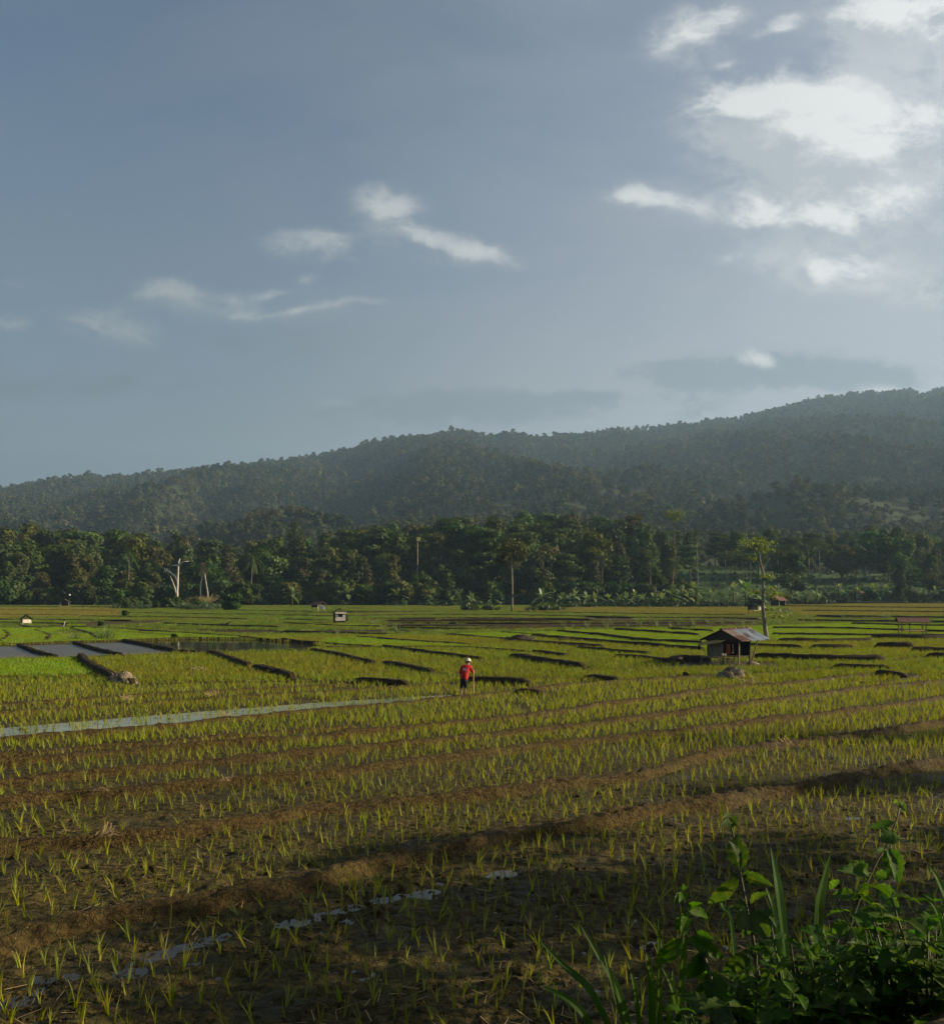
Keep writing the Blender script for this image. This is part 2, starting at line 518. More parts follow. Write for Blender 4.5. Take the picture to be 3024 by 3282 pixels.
M['grass_dry'] = leaf_mat('dry_grass_leaf', (.16, .135, .045), (.22, .18, .06), None, .35, .8, .04, .3)
M['grass_dark'] = leaf_mat('dark_grass_leaf', (.030, .062, .012), (.052, .092, .018), None, .35, .5, .05, .3)
M['weed'] = leaf_mat('weed_leaf', (.024, .066, .005), (.046, .104, .008), (.085, .115, .016), .50, 9.0, .010, .30, tint=(1.5, 1.6, .45))
M['blade'] = leaf_mat('long_blade_leaf', (.034, .090, .008), (.058, .125, .014), None, .48, 6.0, .008, .25, tint=(1.5, 1.5, .5))
M['stem'] = solid('weed_stem', (.060, .070, .018), (.035, .030, .014), 14, .6, .2)
M['bark'] = solid('bark', (.085, .070, .052), (.045, .036, .026), 3.0, .9, .6, stretch=(1, 1, .35))
M['bark_dark'] = solid('dark_bark', (.045, .036, .026), (.022, .018, .013), 3.0, .9, .6, stretch=(1, 1, .35))
M['bark_pale'] = solid('pale_bark', (.44, .40, .32), (.26, .23, .18), 2.5, .85, .4, stretch=(1, 1, .4))
M['bark_white'] = solid('white_bark', (.66, .62, .52), (.45, .41, .33), 2.0, .85, .3)
M['wood'] = solid('weathered_wood', (.24, .18, .115), (.12, .09, .058), 5, .85, .5, stretch=(6, 6, .7))
M['wood_dark'] = solid('dark_wood', (.050, .038, .027), (.025, .019, .014), 5, .85, .5, stretch=(6, 6, .7))
M['plank'] = solid('grey_green_planks', (.25, .235, .165), (.13, .12, .085), 4, .85, .6, stretch=(7, 7, .5), c3=(.07, .06, .042))
M['bamboo'] = solid('sunlit_bamboo', (.48, .36, .15), (.34, .24, .10), 5, .6, .3, stretch=(5, 5, .6))
M['white'] = solid('white_sheet', (.74, .68, .60), (.60, .53, .46), 3, .7, .3)
M['black'] = solid('black_and_shade', (.014, .011, .009), (.009, .007, .006), 6, .9, .3)  # black parts, and the shade painted inside open huts
M['thatch'] = solid('old_thatch', (.050, .040, .028), (.026, .021, .015), 9, .95, .8)
M['tile'] = solid('rust_red_roof', (.160, .070, .050), (.095, .042, .032), 8, .8, .6, c3=(.05, .03, .025))
M['straw'] = solid('grey_straw', (.30, .25, .17), (.12, .095, .065), 9, .95, .6, c3=(.05, .04, .03))
M['straw_tan'] = solid('tan_straw', (.40, .28, .13), (.24, .16, .075), 9, .95, .6)  # tan is this straw's own colour
M['bark_grey'] = solid('grey_bark', (.24, .21, .17), (.12, .10, .08), 3.0, .9, .6, stretch=(1, 1, .35))

def patch_hill():
    m = M['hill_leaf']; q = NT(m.node_tree)
    hs = [n for n in q.n if n.type == 'HUE_SAT'][0]
    g = q.new('ShaderNodeNewGeometry')
    n1 = q.noise(q.vmath('MULTIPLY', g.outputs['Position'], (1, 1, 1.5)), .0085, 4, .6)
    src = hs.inputs['Color'].links[0].from_socket
    col = q.mix(q.ramp(n1, .42, .62), src, q.mix(1.0, src, (1.45, 1.25, 1.1), 'MULTIPLY'))
    n2 = q.noise(g.outputs['Position'], .021, 3, .6)
    col = q.mix(q.ramp(n2, .50, .66), col, q.mix(1.0, col, (.62, .80, .70), 'MULTIPLY'))
    q.l.new(col, hs.inputs['Color'])


patch_hill()

# ------------------------------------------------------------------ terrain
WATER = {
    'grey_a': ((-500, 2074), (60, 2070), (158, 2111), (-500, 2120)),
    'grey_b': ((72, 2068), (236, 2062), (372, 2103), (190, 2109)),
    'grey_c': ((251, 2061), (392, 2057), (570, 2095), (390, 2102)),
    'pond': ((412, 2056), (600, 2049), (820, 2051), (1000, 2064), (1035, 2073), (980, 2086), (850, 2088), (640, 2094), (560, 2086)),
    'strip': ((-100, 2342), (460, 2295), (1000, 2253), (1300, 2234), (1440, 2227), (1475, 2240), (1000, 2278), (703, 2311), (270, 2351), (-100, 2381)),
    'wet_mud': ((1235, 2005), (1420, 1991), (1900, 1992), (2440, 1990), (2440, 2002), (1750, 2011), (1250, 2014)),
    'wet_mud_b': ((520, 2015), (1000, 2022), (1240, 2018), (1480, 2024), (1000, 2032), (700, 2029)),
}
PUDDLES = [((600, 3020), (760, 2972), (900, 2955), (960, 2948), (1050, 2918), (1150, 2890), (1290, 2862), (1400, 2845)),
           ((1040, 2936), (1130, 2940)), ((1340, 2862), (1360, 2866)), ((1500, 2862), (1540, 2858)), ((1590, 2800), (1640, 2790)),
           ((-60, 3172), (90, 3140), (200, 3118)), ((-40, 3215), (60, 3195)), ((490, 3052), (520, 3046)), ((620, 3080), (640, 3076)), ((410, 3105), (440, 3105)),
           ((2050, 3035), (2100, 3020)), ((1870, 3110), (1890, 3105)), ((1980, 3130), (2000, 3128)), ((2420, 2660), (2440, 2657)), ((2720, 2612), (2735, 2610))]

SKY_L = ((-1600, 1640), (-600, 1590), (0, 1572), (213, 1545), (540, 1520), (753, 1502), (916, 1480), (1129, 1447), (1178, 1425), (1440, 1400), (1571, 1408), (1734, 1420),
         (1849, 1408), (2094, 1386), (2340, 1358), (2520, 1318), (2651, 1286), (2782, 1273), (2900, 1267), (2925, 1262), (2962, 1276), (3024, 1256), (3300, 1200), (4600, 1180))
FOOT1 = ((-2000, 1790), (450, 1775), (600, 1722), (750, 1670), (900, 1635), (1000, 1645), (1150, 1690), (1300, 1725), (2200, 1725), (2380, 1640), (2560, 1590), (2700, 1600), (3024, 1615), (4600, 1620))
FOOT2 = ((-2000, 1780), (900, 1730), (1100, 1660), (1244, 1622), (1473, 1597), (1800, 1556), (2127, 1532), (2422, 1545), (2700, 1505), (3024, 1475), (4600, 1450))
_il = lambda px, L: np.interp(px, [p[0] for p in L], [p[1] for p in L])


def hill_height(x, y):
    d = np.maximum(y, 1.0)
    u = x / d
    px = CX + F * u
    D = 1950 + 350 * sstep(-.35, .5, u)
    zr = H + (HZ - _il(px, SKY_L)) / F * D - 4
    t = (d - 430) / (D - 430)
    tc = np.clip(t, 0, 1)
    f = tc ** 1.25
    spur = perlin(x / 230. + y / 900., y / 620.) * .85 + (.25 - np.abs(perlin(x / 120. + y / 500., y / 420. + 7))) * .7 + fbm(x / 90., y / 120., 2) * .22
    z = zr * f + spur * 66 * np.clip(tc * (1 - tc) * 4, 0, 1) * (.5 + .5 * tc)
    z = z * np.where(t > 1, np.clip(1 - (t - 1) * .9, .2, 1), 1)
    for L, d0, wd in ((FOOT1, 760., 150.), (FOOT2, 1150., 210.)):
        zf = H + (HZ - _il(px, L)) / F * d0 - 9
        g = np.exp(-((d - d0) / wd) ** 2)
        zf = zf * g + fbm(x / 60., y / 80., 3) * 7 * g
        k = 9.0
        m = np.maximum(z, zf); z = m + k * np.log(np.exp((z - m) / k) + np.exp((zf - m) / k)) * .35
    return z


def height(x, y):
    x = np.asarray(x, float); y = np.asarray(y, float)
    z = np.clip((9.2 - y) * .42, 0, 3.2)
    z = z + np.clip(y - 205, 0, 90) * .010 * sstep(45, 120, x)
    z = z + 9.5 * sstep(272, 345, y) * sstep(48, 80, x)
    z = z + 11.0 * sstep(285, 400, y) * np.exp(-((x - 12) / 85.) ** 2)
    z = z + 3.0 * sstep(290, 420, y) * sstep(20, -60, x)
    hz = hill_height(x, y)
    return z + np.where(y > 430, np.maximum(hz, 0), 0) * sstep(430, 520, y)


def gh(px, py, dmin=9.0, dmax=430.0):
    """point where the sight line through a photo pixel meets the terrain"""
    d = np.concatenate([np.linspace(dmin, 60, 900), np.linspace(60, dmax, 2500)])
    x = (px - CX) / F * d
    z = H - (py - HZ) / F * d
    h = height(x, d)
    k = np.argmax(z <= h)
    return (float(x[k]), float(d[k]), float(h[k]))


def to_px(x, y, z=0.0):
    return CX + F * x / y, HZ + (H - z) * F / y


def resample(P, step):
    P = np.asarray(P, float)
    seg = np.hypot(*(P[1:, :2] - P[:-1, :2]).T)
    s = np.concatenate([[0], np.cumsum(seg)])
    n = max(2, int(s[-1] / step) + 1)
    t = np.linspace(0, s[-1], n)
    Q = np.stack([np.interp(t, s, P[:, i]) for i in range(P.shape[1])], 1)
    for _ in range(2):                       # round the corners of the traced line
        if n > 4: Q[1:-1] = .25 * Q[:-2] + .5 * Q[1:-1] + .25 * Q[2:]
    return Q


def ground_fine(x, y):
    near = 1 - sstep(38, 85, y)
    h = .030 * fbm(x * 1.1, y * 1.1, 3) + .030 * (np.abs(perlin(x * 2.6 + 5, y * 2.6)) - .25) + .022 * fbm(x * 5.2, y * 5.2, 2)
    pits = perlin(x * 3.1 + 40, y * 3.1 - 12)
    h = h - .05 * sstep(.38, .55, pits)
    h = h * (1 + .9 * (1 - sstep(14, 32, y))) - .030 * (1 - sstep(14, 30, y)) * sstep(.10, .0, np.abs(perlin(x * 1.9 + .4 * perlin(x * 5, y * 5), y * 2.4 + .4)))
    return h * (.25 + .75 * near) * sstep(5, 9.2, y)


PUD_PTS = np.concatenate([resample([gp(*p)[:2] for p in L], .12) for L in PUDDLES])


def build_ground():
    dd = [-30, -12, -4, -1, .3, 1.0, 1.6, 2.2, 3, 4, 5, 6, 7, 8, 8.6]
    inv = np.linspace(1 / 9.0, 1 / 46., 560)
    rows = np.concatenate([dd, 1 / inv, np.geomspace(46.4, 470, 240)])
    cols = np.linspace(-.92, .92, 820)
    Y, Uc = np.meshgrid(rows, cols, indexing='ij')
    X = Uc * (np.maximum(Y, 2) + 11)
    Z = height(X, Y) + ground_fine(X, Y)
    near = (Y > 8.5) & (Y < 30)
    xs, ys = X[near], Y[near]
    dep = np.zeros(len(xs))
    for i in range(0, len(xs), 20000):
        a = slice(i, i + 20000)
        dx = (xs[a, None] - PUD_PTS[None, :, 0]); dy = (ys[a, None] - PUD_PTS[None, :, 1])
        dep[a] = np.exp(-((dx / .24) ** 2 + (dy / .25) ** 2)).max(1)
    deep = dep * np.clip(1 + 1.5 * fbm(xs * 1.3, ys * 1.3, 2), .1, 1.7)
    Z[near] -= .060 * deep + .85 * np.clip(deep, 0, 1) * (ground_fine(xs, ys) + .004)
    with np.errstate(all='ignore'):
        px, py = to_px(X, np.maximum(Y, .5))
    for k, poly in WATER.items():
        m = in_poly(px, py, poly) & (Y > 20)
        Z[m] = -.14
    nr, nc = X.shape
    idx = np.arange(nr * nc).reshape(nr, nc)
    faces = np.stack([idx[:-1, :-1], idx[:-1, 1:], idx[1:, 1:], idx[1:, :-1]], -1).reshape(-1, 4)
    V = np.stack([X, Y, Z], -1).reshape(-1, 3)
    cy = Y[:-1, :-1].ravel(); cx = X[:-1, :-1].ravel()
    mi = np.where((cy > 258) & (cx > 40) | (cy > 285), 1, 0)
    me = mesh_from('ground', V, faces, [M['mud'], M['slope']], True, mi)
    tag(obj('ground', me), kind='structure')
    # hills
    rows = np.concatenate([np.linspace(425, 1300, 230), np.linspace(1305, 2500, 190), np.linspace(2520, 3100, 12)])
    cols = np.linspace(-.98, .98, 420)
    Y, Uc = np.meshgrid(rows, cols, indexing='ij')
    X = Uc * Y
    Z = height(X, Y) - np.where(Y < 440, .6, 0)
    nr, nc = X.shape
    idx = np.arange(nr * nc).reshape(nr, nc)
    faces = np.stack([idx[:-1, :-1], idx[:-1, 1:], idx[1:, 1:], idx[1:, :-1]], -1).reshape(-1, 4)
    me = mesh_from('hills', np.stack([X, Y, Z], -1).reshape(-1, 3), faces, [M['hill_soil']], True)
    tag(obj('hills', me), kind='structure')


def build_water():
    def sheet(name, poly, mat, z, world=False):
        P = [(p if world else gp(*p)) for p in poly]
        me = mesh_from(name, [(p[0], p[1], z) for p in P], [tuple(range(len(P)))], [mat])
        tag(obj(name, me), kind='structure')
    for k in ('grey_a', 'grey_b', 'grey_c'):
        sheet('flooded_paddy_water', WATER[k], M['grey_water'], -.035)
    sheet('pond_water', WATER['pond'], M['water'], -.035)
    sheet('paddy_water', WATER['strip'], M['strip_water'], -.01)
    for k in ('wet_mud', 'wet_mud_b'):
        sheet('wet_mud', WATER[k], M['far_soil'], -.04)
    sheet('puddle_water', ((-20, 8.9), (20, 8.9), (26, 29), (-8, 14.5), (-20, 11)), M['puddle'], -.058, True)


# ------------------------------------------------------------------ earth bunds: (traced line, width m, height m)
B1 = ((-420, 3150), (0, 3052), (160, 2995), (330, 2955), (460, 2938), (655, 2905), (916, 2855), (1145, 2798), (1390, 2741), (1640, 2692), (1880, 2651), (2130, 2602), (2290, 2585), (2455, 2553),
      (2618, 2528), (2782, 2487), (3024, 2450), (3500, 2385))
BUNDS = [
    (B1, .64, .19), (((-400, 2790), (0, 2732), (213, 2712), (540, 2684), (818, 2640), (1000, 2606), (1473, 2568), (1800, 2528), (2046, 2498), (2300, 2420), (2650, 2378), (3024, 2325), (3500, 2265)), .54, .19),
    (((-400, 2640), (0, 2584), (216, 2560), (460, 2546), (757, 2514), (1000, 2495), (1700, 2404), (2340, 2335), (2672, 2294), (3024, 2243), (3500, 2180)), .54, .19),
    (((-300, 2555), (0, 2519), (514, 2470), (1000, 2425), (1700, 2350), (1960, 2320), (2263, 2281), (2476, 2251), (2762, 2212), (3024, 2190), (3500, 2150)), .52, .175),
    (((-300, 2485), (0, 2454), (243, 2433), (487, 2411), (757, 2389), (1000, 2373), (1700, 2300), (1916, 2268), (2090, 2246), (2220, 2225), (2393, 2203), (2500, 2199), (2664, 2180), (2790, 2168)), .52, .175),
    (((-300, 2455), (0, 2424), (324, 2400), (800, 2362), (1150, 2332)), .5, .10),
    (((-200, 2396), (0, 2376), (270, 2356), (487, 2337), (703, 2316), (1000, 2283), (1300, 2258), (1511, 2239), (1641, 2222), (1874, 2196), (2003, 2185), (2193, 2175), (2306, 2168)), .55, .15),
    (((-200, 2308), (0, 2292), (303, 2270), (649, 2246), (811, 2235), (1000, 2224), (1187, 2211), (1441, 2196)), .5, .11),
    (((-200, 2285), (0, 2265), (487, 2232), (811, 2216), (1000, 2205), (1125, 2197)), .55, .15),
    (((-200, 2175), (0, 2171), (173, 2174), (303, 2166)), .5, .10), (((450, 2196), (700, 2190), (1000, 2187), (1120, 2190)), .5, .10),
    # dark-sided bunds running away from the viewer
    (((262, 2108), (266, 2122), (290, 2140), (335, 2165), (385, 2185), (430, 2196)), .9, .42), (((666, 2095), (700, 2104), (750, 2122), (800, 2142)), .8, .36), (((812, 2146), (870, 2158), (940, 2178)), .9, .40),
    (((994, 2089), (1085, 2104), (1200, 2132)), .8, .34), (((1230, 2130), (1300, 2144), (1390, 2163)), .9, .36), (((1225, 2077), (1400, 2101), (1545, 2119)), .8, .34),
    (((1127, 2189), (1210, 2193), (1316, 2201)), .9, .34), (((1462, 2190), (1560, 2193), (1712, 2199)), .9, .42), (((1636, 2109), (1740, 2127), (1878, 2147)), 1.0, .46), (((1641, 2222), (1690, 2223), (1752, 2228)), .8, .28),
    (((1700, 2095), (1821, 2108)), .8, .34), (((1843, 2082), (1994, 2095), (2090, 2101)), .8, .34), (((1700, 2062), (1820, 2070), (1938, 2078)), .8, .34),
    (((1700, 2043), (1886, 2058), (2090, 2075), (2263, 2089)), 1.0, .42), (((1782, 2028), (1916, 2041), (2072, 2060), (2263, 2068)), 1.0, .44), (((1964, 2023), (2133, 2034), (2245, 2042)), 1.0, .44),
    (((2133, 2019), (2290, 2029)), 1.0, .40), (((1960, 2108), (2046, 2112), (2133, 2124), (2200, 2127)), .8, .32), (((2150, 2128), (2180, 2118), (2290, 2126)), 1.2, .46),
    (((2403, 2112), (2560, 2118), (2700, 2120), (2846, 2121)), 1.1, .50), (((2700, 2112), (2720, 2114), (2846, 2120)), .9, .36), (((1856, 2179), (1900, 2180), (2000, 2187)), .9, .34),
    (((2397, 2073), (2490, 2079), (2581, 2082)), .9, .40), (((2587, 2081), (2660, 2082), (2744, 2082)), 1.0, .46), (((2480, 2059), (2640, 2060), (2803, 2058)), 1.0, .46),
    (((2792, 2078), (2860, 2079), (2938, 2080)), 1.1, .60), (((2911, 2091), (2970, 2091), (3120, 2094)), 1.0, .48), (((2955, 2110), (3000, 2111), (3150, 2116)), 1.1, .50),
    (((2657, 2143), (2760, 2146), (2868, 2149)), 1.0, .36), (((2808, 2162), (2850, 2170), (2917, 2174)), 1.0, .36), (((2917, 2174), (2935, 2166), (2900, 2180), (2820, 2190), (2740, 2190)), .6, .10),
    (((2462, 2018), (2620, 2019), (2733, 2021), (3100, 2034)), 1.0, .46), (((2462, 2039), (2700, 2042), (3100, 2046)), 1.0, .44), (((2716, 2004), (2860, 2008), (3100, 2013)), 1.0, .44),
    (((2780, 2048), (2950, 2051), (3100, 2050)), 1.0, .50), (((2540, 1992), (2750, 1995), (3100, 1999)), 1.0, .44), (((2600, 1978), (2850, 1981), (3100, 1984)), 1.0, .44), (((2560, 1960), (2800, 1962), (3100, 1966)), 1.0, .42),
    (((2500, 1944), (2760, 1948), (3100, 1952)), 1.0, .42), (((2640, 1932), (2800, 1934), (3100, 1936)), 1.0, .42),
    # left and middle grid
    (((-300, 2119), (0, 2117), (190, 2112), (390, 2105), (640, 2097), (860, 2091), (1000, 2089)), 0.59, 0.14), (((60, 2070), (110, 2090), (185, 2112)), 0.68, 0.26), (((236, 2062), (300, 2082), (390, 2104)), 0.68, 0.26),
    (((392, 2056), (470, 2070), (570, 2092), (640, 2096)), 0.77, 0.29), (((-300, 2068), (60, 2067), (240, 2060), (400, 2055), (600, 2047), (820, 2049), (1000, 2062)), 0.68, 0.19),
    (((-300, 2043), (20, 2040), (160, 2036), (300, 2034), (430, 2030)), 0.68, 0.17), (((10, 2022), (30, 2036), (20, 2046), (0, 2060)), 0.68, 0.19), (((110, 2021), (158, 2036), (150, 2058)), 0.68, 0.19), (((225, 2015), (290, 2032), (315, 2050)), 0.68, 0.20),
    (((225, 2012), (400, 2020), (560, 2030), (740, 2042), (820, 2050)), 0.85, 0.26), (((420, 2029), (560, 2040)), 0.68, 0.22), (((-300, 2018), (0, 2017), (200, 2014), (230, 2012)), 0.68, 0.22), (((60, 2006), (130, 2017)), 0.68, 0.22),
    (((-300, 1998), (40, 1998), (120, 2000), (260, 2004)), 0.85, 0.29), (((-300, 1988), (160, 1989), (430, 1992)), 0.85, 0.29), (((250, 1977), (500, 1980), (800, 1987)), 0.85, 0.30), (((520, 2001), (690, 2008), (900, 2013)), 0.85, 0.32),
    (((350, 1965), (700, 1971), (1000, 1972)), 0.85, 0.29), (((740, 1958), (900, 1960), (1010, 1962)), 0.85, 0.29), (((-300, 1972), (0, 1972), (260, 1974)), 0.85, 0.29), (((-300, 1956), (100, 1956), (380, 1960)), 0.85, 0.29),
    (((900, 1965), (1100, 1966), (1400, 1961)), 0.85, 0.30), (((900, 1975), (1080, 1977), (1330, 1972), (1600, 1972)), 0.85, 0.30), (((900, 1988), (1060, 1991)), 0.85, 0.30), (((1000, 2007), (1120, 2010), (1230, 2011)), 0.85, 0.33),
    (((900, 2000), (1000, 2004), (1060, 2008)), 0.85, 0.30), (((1150, 1986), (1300, 1985), (1500, 1984), (1900, 1988)), 0.85, 0.32), (((1400, 1990), (1600, 1989), (1760, 1989)), 0.94, 0.36), (((1250, 2016), (1500, 2020), (1790, 2013), (2200, 2010), (2450, 2004)), 0.85, 0.33),
    (((1500, 1971), (1780, 1976), (2050, 1982), (2440, 1986)), 0.85, 0.32), (((1650, 1963), (1900, 1967), (2200, 1971), (2400, 1974)), 0.85, 0.29), (((1900, 1982), (2200, 1983), (2450, 1981)), 0.85, 0.32),
    (((900, 2027), (1080, 2032), (1250, 2036)), 0.85, 0.27), (((1138, 2044), (1300, 2058), (1512, 2071)), 0.77, 0.29), (((1430, 2037), (1570, 2048), (1700, 2060), (1900, 2080)), 0.77, 0.29), (((1600, 2031), (1760, 2040)), 0.77, 0.29),
    (((900, 2052), (960, 2060), (1030, 2065)), 0.77, 0.26), (((1030, 2079), (1220, 2079), (1450, 2077), (1600, 2086), (1820, 2107)), 0.68, 0.23), (((1035, 2066), (1100, 2072), (1205, 2078)), 0.77, 0.26), (((860, 2091), (990, 2089)), 0.68, 0.22),
    (((1235, 1998), (1700, 2000), (2440, 1997)), .8, .26), (((1240, 2008), (1600, 2011), (2300, 2006)), .8, .26), (((1235, 1991), (1700, 1993), (2300, 1992)), .7, .22),
    # low worn ridges that join the taller bunds
    (((940, 2178), (1000, 2190), (1130, 2190)), .5, .07), (((1390, 2163), (1640, 2180), (1860, 2178)), .5, .07), (((1545, 2119), (1640, 2111)), .5, .08), (((1821, 2108), (1960, 2108)), .5, .08), (((1878, 2147), (2020, 2146), (2150, 2140), (2390, 2136)), .5, .08),
    (((2000, 2187), (2300, 2172), (2480, 2160), (2660, 2145)), .5, .08), (((2846, 2121), (2955, 2112)), .5, .08),
    (((-300, 1944), (200, 1946), (420, 1948)), 1.2, .35), (((422, 1936), (500, 1936), (584, 1937)), 1.2, .9),
]
BUND_MASK_RES = .25
_mx, _my = 200.0, 300.0
BM = np.zeros((int(2 * _mx / BUND_MASK_RES), int(_my / BUND_MASK_RES)), np.uint8)


def mark(x, y, r):
    k = int(math.ceil(r / BUND_MASK_RES))
    for px, py in zip(x, y):
        i = int((px + _mx) / BUND_MASK_RES); j = int(py / BUND_MASK_RES)
        if 0 <= i < BM.shape[0] and 0 <= j < BM.shape[1]:
            BM[max(0, i - k):i + k + 1, max(0, j - k):j + k + 1] = 1


def build_bund(line, w, h, mat):
    P = np.array([gh(*p)[:2] for p in line])
    dmid = P[:, 1].mean()
    step = float(np.clip(dmid * .006, .10, .9))
    Q = resample(P, step)
    n = len(Q)
    T = np.gradient(Q, axis=0); T /= np.maximum(np.hypot(T[:, 0], T[:, 1]), 1e-6)[:, None]
    N = np.stack([-T[:, 1], T[:, 0]], 1)
    s = np.linspace(-1, 1, 15 if dmid < 40 else 11)
    far = dmid >= 40
    low = h < .085
    if far: w, h = w * .62, h * .92
    prof = np.clip((1 - np.abs(s)) * (1.75 if dmid < 40 else 3.2), 0, 1) ** .85
    dist = np.concatenate([[0], np.cumsum(np.hypot(*(Q[1:] - Q[:-1]).T))])
    taper = np.clip(np.minimum(dist, dist[-1] - dist) / (w * .8), 0, 1) ** .6
    wob = 1 + (.12 if far else .22) * fbm(Q[:, 0] * .7, Q[:, 1] * .7, 3)
    hw = w * .5 * wob * (.35 + .65 * taper)
    hh = h * (.9 + (.18 if far else .45) * fbm(Q[:, 0] * .45 + 9, Q[:, 1] * .45, 3)) * taper
    off = fbm(Q[:, 0] * .35 + 3, Q[:, 1] * .35, 2) * w * .18
    X = Q[:, 0, None] + N[:, 0, None] * (hw[:, None] * s[None] + off[:, None])
    Y = Q[:, 1, None] + N[:, 1, None] * (hw[:, None] * s[None] + off[:, None])
    rough = (.30 * fbm(X * 4.3, Y * 4.3, 4) + .22 * np.abs(perlin(X * 9, Y * 9))) * (.4 if far else 1)
    Z = height(X, Y) - .06 + (hh[:, None] + .06) * prof[None] * (1 + rough) + rough * .05 * (prof[None] > .05)
    k = len(s)
    idx = np.arange(n * k).reshape(n, k)
    f = np.stack([idx[:-1, :-1], idx[1:, :-1], idx[1:, 1:], idx[:-1, 1:]], -1).reshape(-1, 4)
    me = mesh_from('earth_bund', np.stack([X, Y, Z], -1).reshape(-1, 3), f, [mat], True)
    tag(obj('earth_bund', me), kind='structure')
    if not low: mark(Q[:, 0], Q[:, 1], w * .38)
    elif far: mark(Q[:, 0], Q[:, 1], .05)


build_ground()
build_water()
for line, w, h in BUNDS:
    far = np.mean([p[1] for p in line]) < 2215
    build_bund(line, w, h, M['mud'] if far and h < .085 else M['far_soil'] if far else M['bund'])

# ------------------------------------------------------------------ leaves, crowns, plants
def unit(v):
    return v / np.maximum(np.linalg.norm(v, axis=-1, keepdims=True), 1e-9)


def cards(rng, P, N, size, aspect=.62, shape=True):
    """one pointed leaf-clump polygon (quad with uneven corners) per point"""
    n = len(P)
    t = unit(np.cross(N, unit(rng.normal(size=(n, 3)))))
    b = np.cross(N, t)
    s = (size * rng.uniform(.6, 1.35, n))[:, None] if np.isscalar(size) else (size * rng.uniform(.7, 1.3, n))[:, None]
    j = lambda: rng.uniform(.7, 1.25, (n, 1))
    bend = N * s * rng.uniform(-.35, .15, (n, 1))
    V = np.stack([P - t * s * j() + bend, P - b * s * aspect * j(), P + t * s * j() + bend, P + b * s * aspect * j()], 1)
    f = np.arange(4 * n).reshape(n, 4)
    return V.reshape(-1, 3), f


def crown_arrays(rng, lobes, per, size, fill=.22, up=.35):
    Vs, Fs, k = [], [], 0
    for (c, r, w) in lobes:
        n = max(8, int(per * w))
        d = unit(rng.normal(size=(n, 3)))
        rad = np.where(rng.rand(n) < fill, rng.uniform(.35, .8, n), rng.uniform(.82, 1.08, n))
        bump = 1 + .16 * np.sin(d[:, 0] * 7 + c[0]) * np.sin(d[:, 1] * 6 + c[1] * 2) + .10 * np.sin(d[:, 2] * 9 + c[2])
        P = np.asarray(c) + d * np.asarray(r) * (rad * bump)[:, None]
        keep = perlin(P[:, 0] * .55 + c[2] * 3, P[:, 2] * .55 + P[:, 1] * .4) > -.28
        P, d = P[keep], d[keep]
        N = unit(d * 1.0 + rng.normal(size=d.shape) * .42 + np.array([0, 0, up]))
        v, f = cards(rng, P, N, size)
        Vs.append(v); Fs.append(f + k); k += len(v)
    return np.concatenate(Vs), np.concatenate(Fs)


def lobes_round(rng, h, r, base, n=15):
    L = []
    cz = (h + base) / 2
    for i in range(n):
        a = rng.uniform(0, 2 * np.pi); zz = rng.uniform(0, 1)
        rr = r * (.62 * np.sin(np.pi * (.18 + .72 * zz)) + .08) * rng.uniform(.6, 1)
        lr = r * rng.uniform(.26, .44)
        L.append(((rr * np.cos(a), rr * np.sin(a), base + lr * .6 + zz * (h - base - lr * 1.3)), (lr, lr, lr * rng.uniform(.65, .85)), lr * lr / r / r * 6))
    L.append(((0, 0, cz), (r * .58, r * .58, (h - base) * .40), 1.0))
    return L


def lobes_layer(rng, h, r, base, n=9):
    """spreading tree with flat tiers of foliage"""
    L = []
    for i in range(n):
        z = base + (h - base) * (i + .5) / n
        a = i * 2.4 + rng.uniform(-.5, .5)
        rr = r * (.75 - .45 * i / n) * rng.uniform(.5, 1)
        lr = r * rng.uniform(.38, .55)
        L.append(((rr * np.cos(a), rr * np.sin(a), z), (lr, lr, lr * .26), lr * lr / r / r * 4.2))
    L.append(((0, 0, h - r * .12), (r * .5, r * .5, r * .14), 1.0))
    return L


def lobes_tall(rng, h, r, base, n=8):
    L = []
    for i in range(n):
        z = base + (h - base) * (i + .4) / n
        a = rng.uniform(0, 2 * np.pi)
        rr = r * .3 * rng.uniform(.2, 1)
        lr = r * (.75 - .35 * abs(i / n - .35)) * rng.uniform(.7, 1)
        L.append(((rr * np.cos(a), rr * np.sin(a), z), (lr, lr, lr * .75), .9))
    return L


def trunk_mb(rng, h, r0, lobes, nb=6, lean=.5, seg=6):
    mb = MB()
    top = Vector((rng.uniform(-lean, lean), rng.uniform(-lean, lean), h))
    pts = [Vector((0, 0, -.4))]
    for i in range(1, 6):
        t = i / 5
        pts.append(Vector((top.x * t + rng.uniform(-.15, .15), top.y * t + rng.uniform(-.15, .15), h * t)))
    mb.tube(pts, [r0 * 1.25, r0, r0 * .85, r0 * .7, r0 * .5, r0 * .25], seg)
    for (c, r, w) in lobes[:nb]:
        t = rng.uniform(.35, .8)
        a = Vector((top.x * t, top.y * t, h * t)); e = Vector(c)
        if e.z < a.z: a.z = e.z * .8
        m = (a + e) / 2 + Vector((0, 0, .06 * (e - a).length))
        mb.tube([a, m, e], [r0 * .42, r0 * .28, r0 * .1], 5, False)
    return mb


def tree_kind(seed, form, h, r, base, leaf, size=.55, per=260, bark='bark', r0=.28, nb=6):
    rng = np.random.RandomState(seed)
    L = {'round': lobes_round, 'layer': lobes_layer, 'tall': lobes_tall}[form](rng, h, r, base)
    v, f = crown_arrays(rng, L, per, size)
    cm = mesh_from('crown', v, f, [M[leaf]])
    tm = trunk_mb(rng, (h + base) * .52, r0, L, nb).mesh('trunk', M[bark], True)
    return cm, tm, h


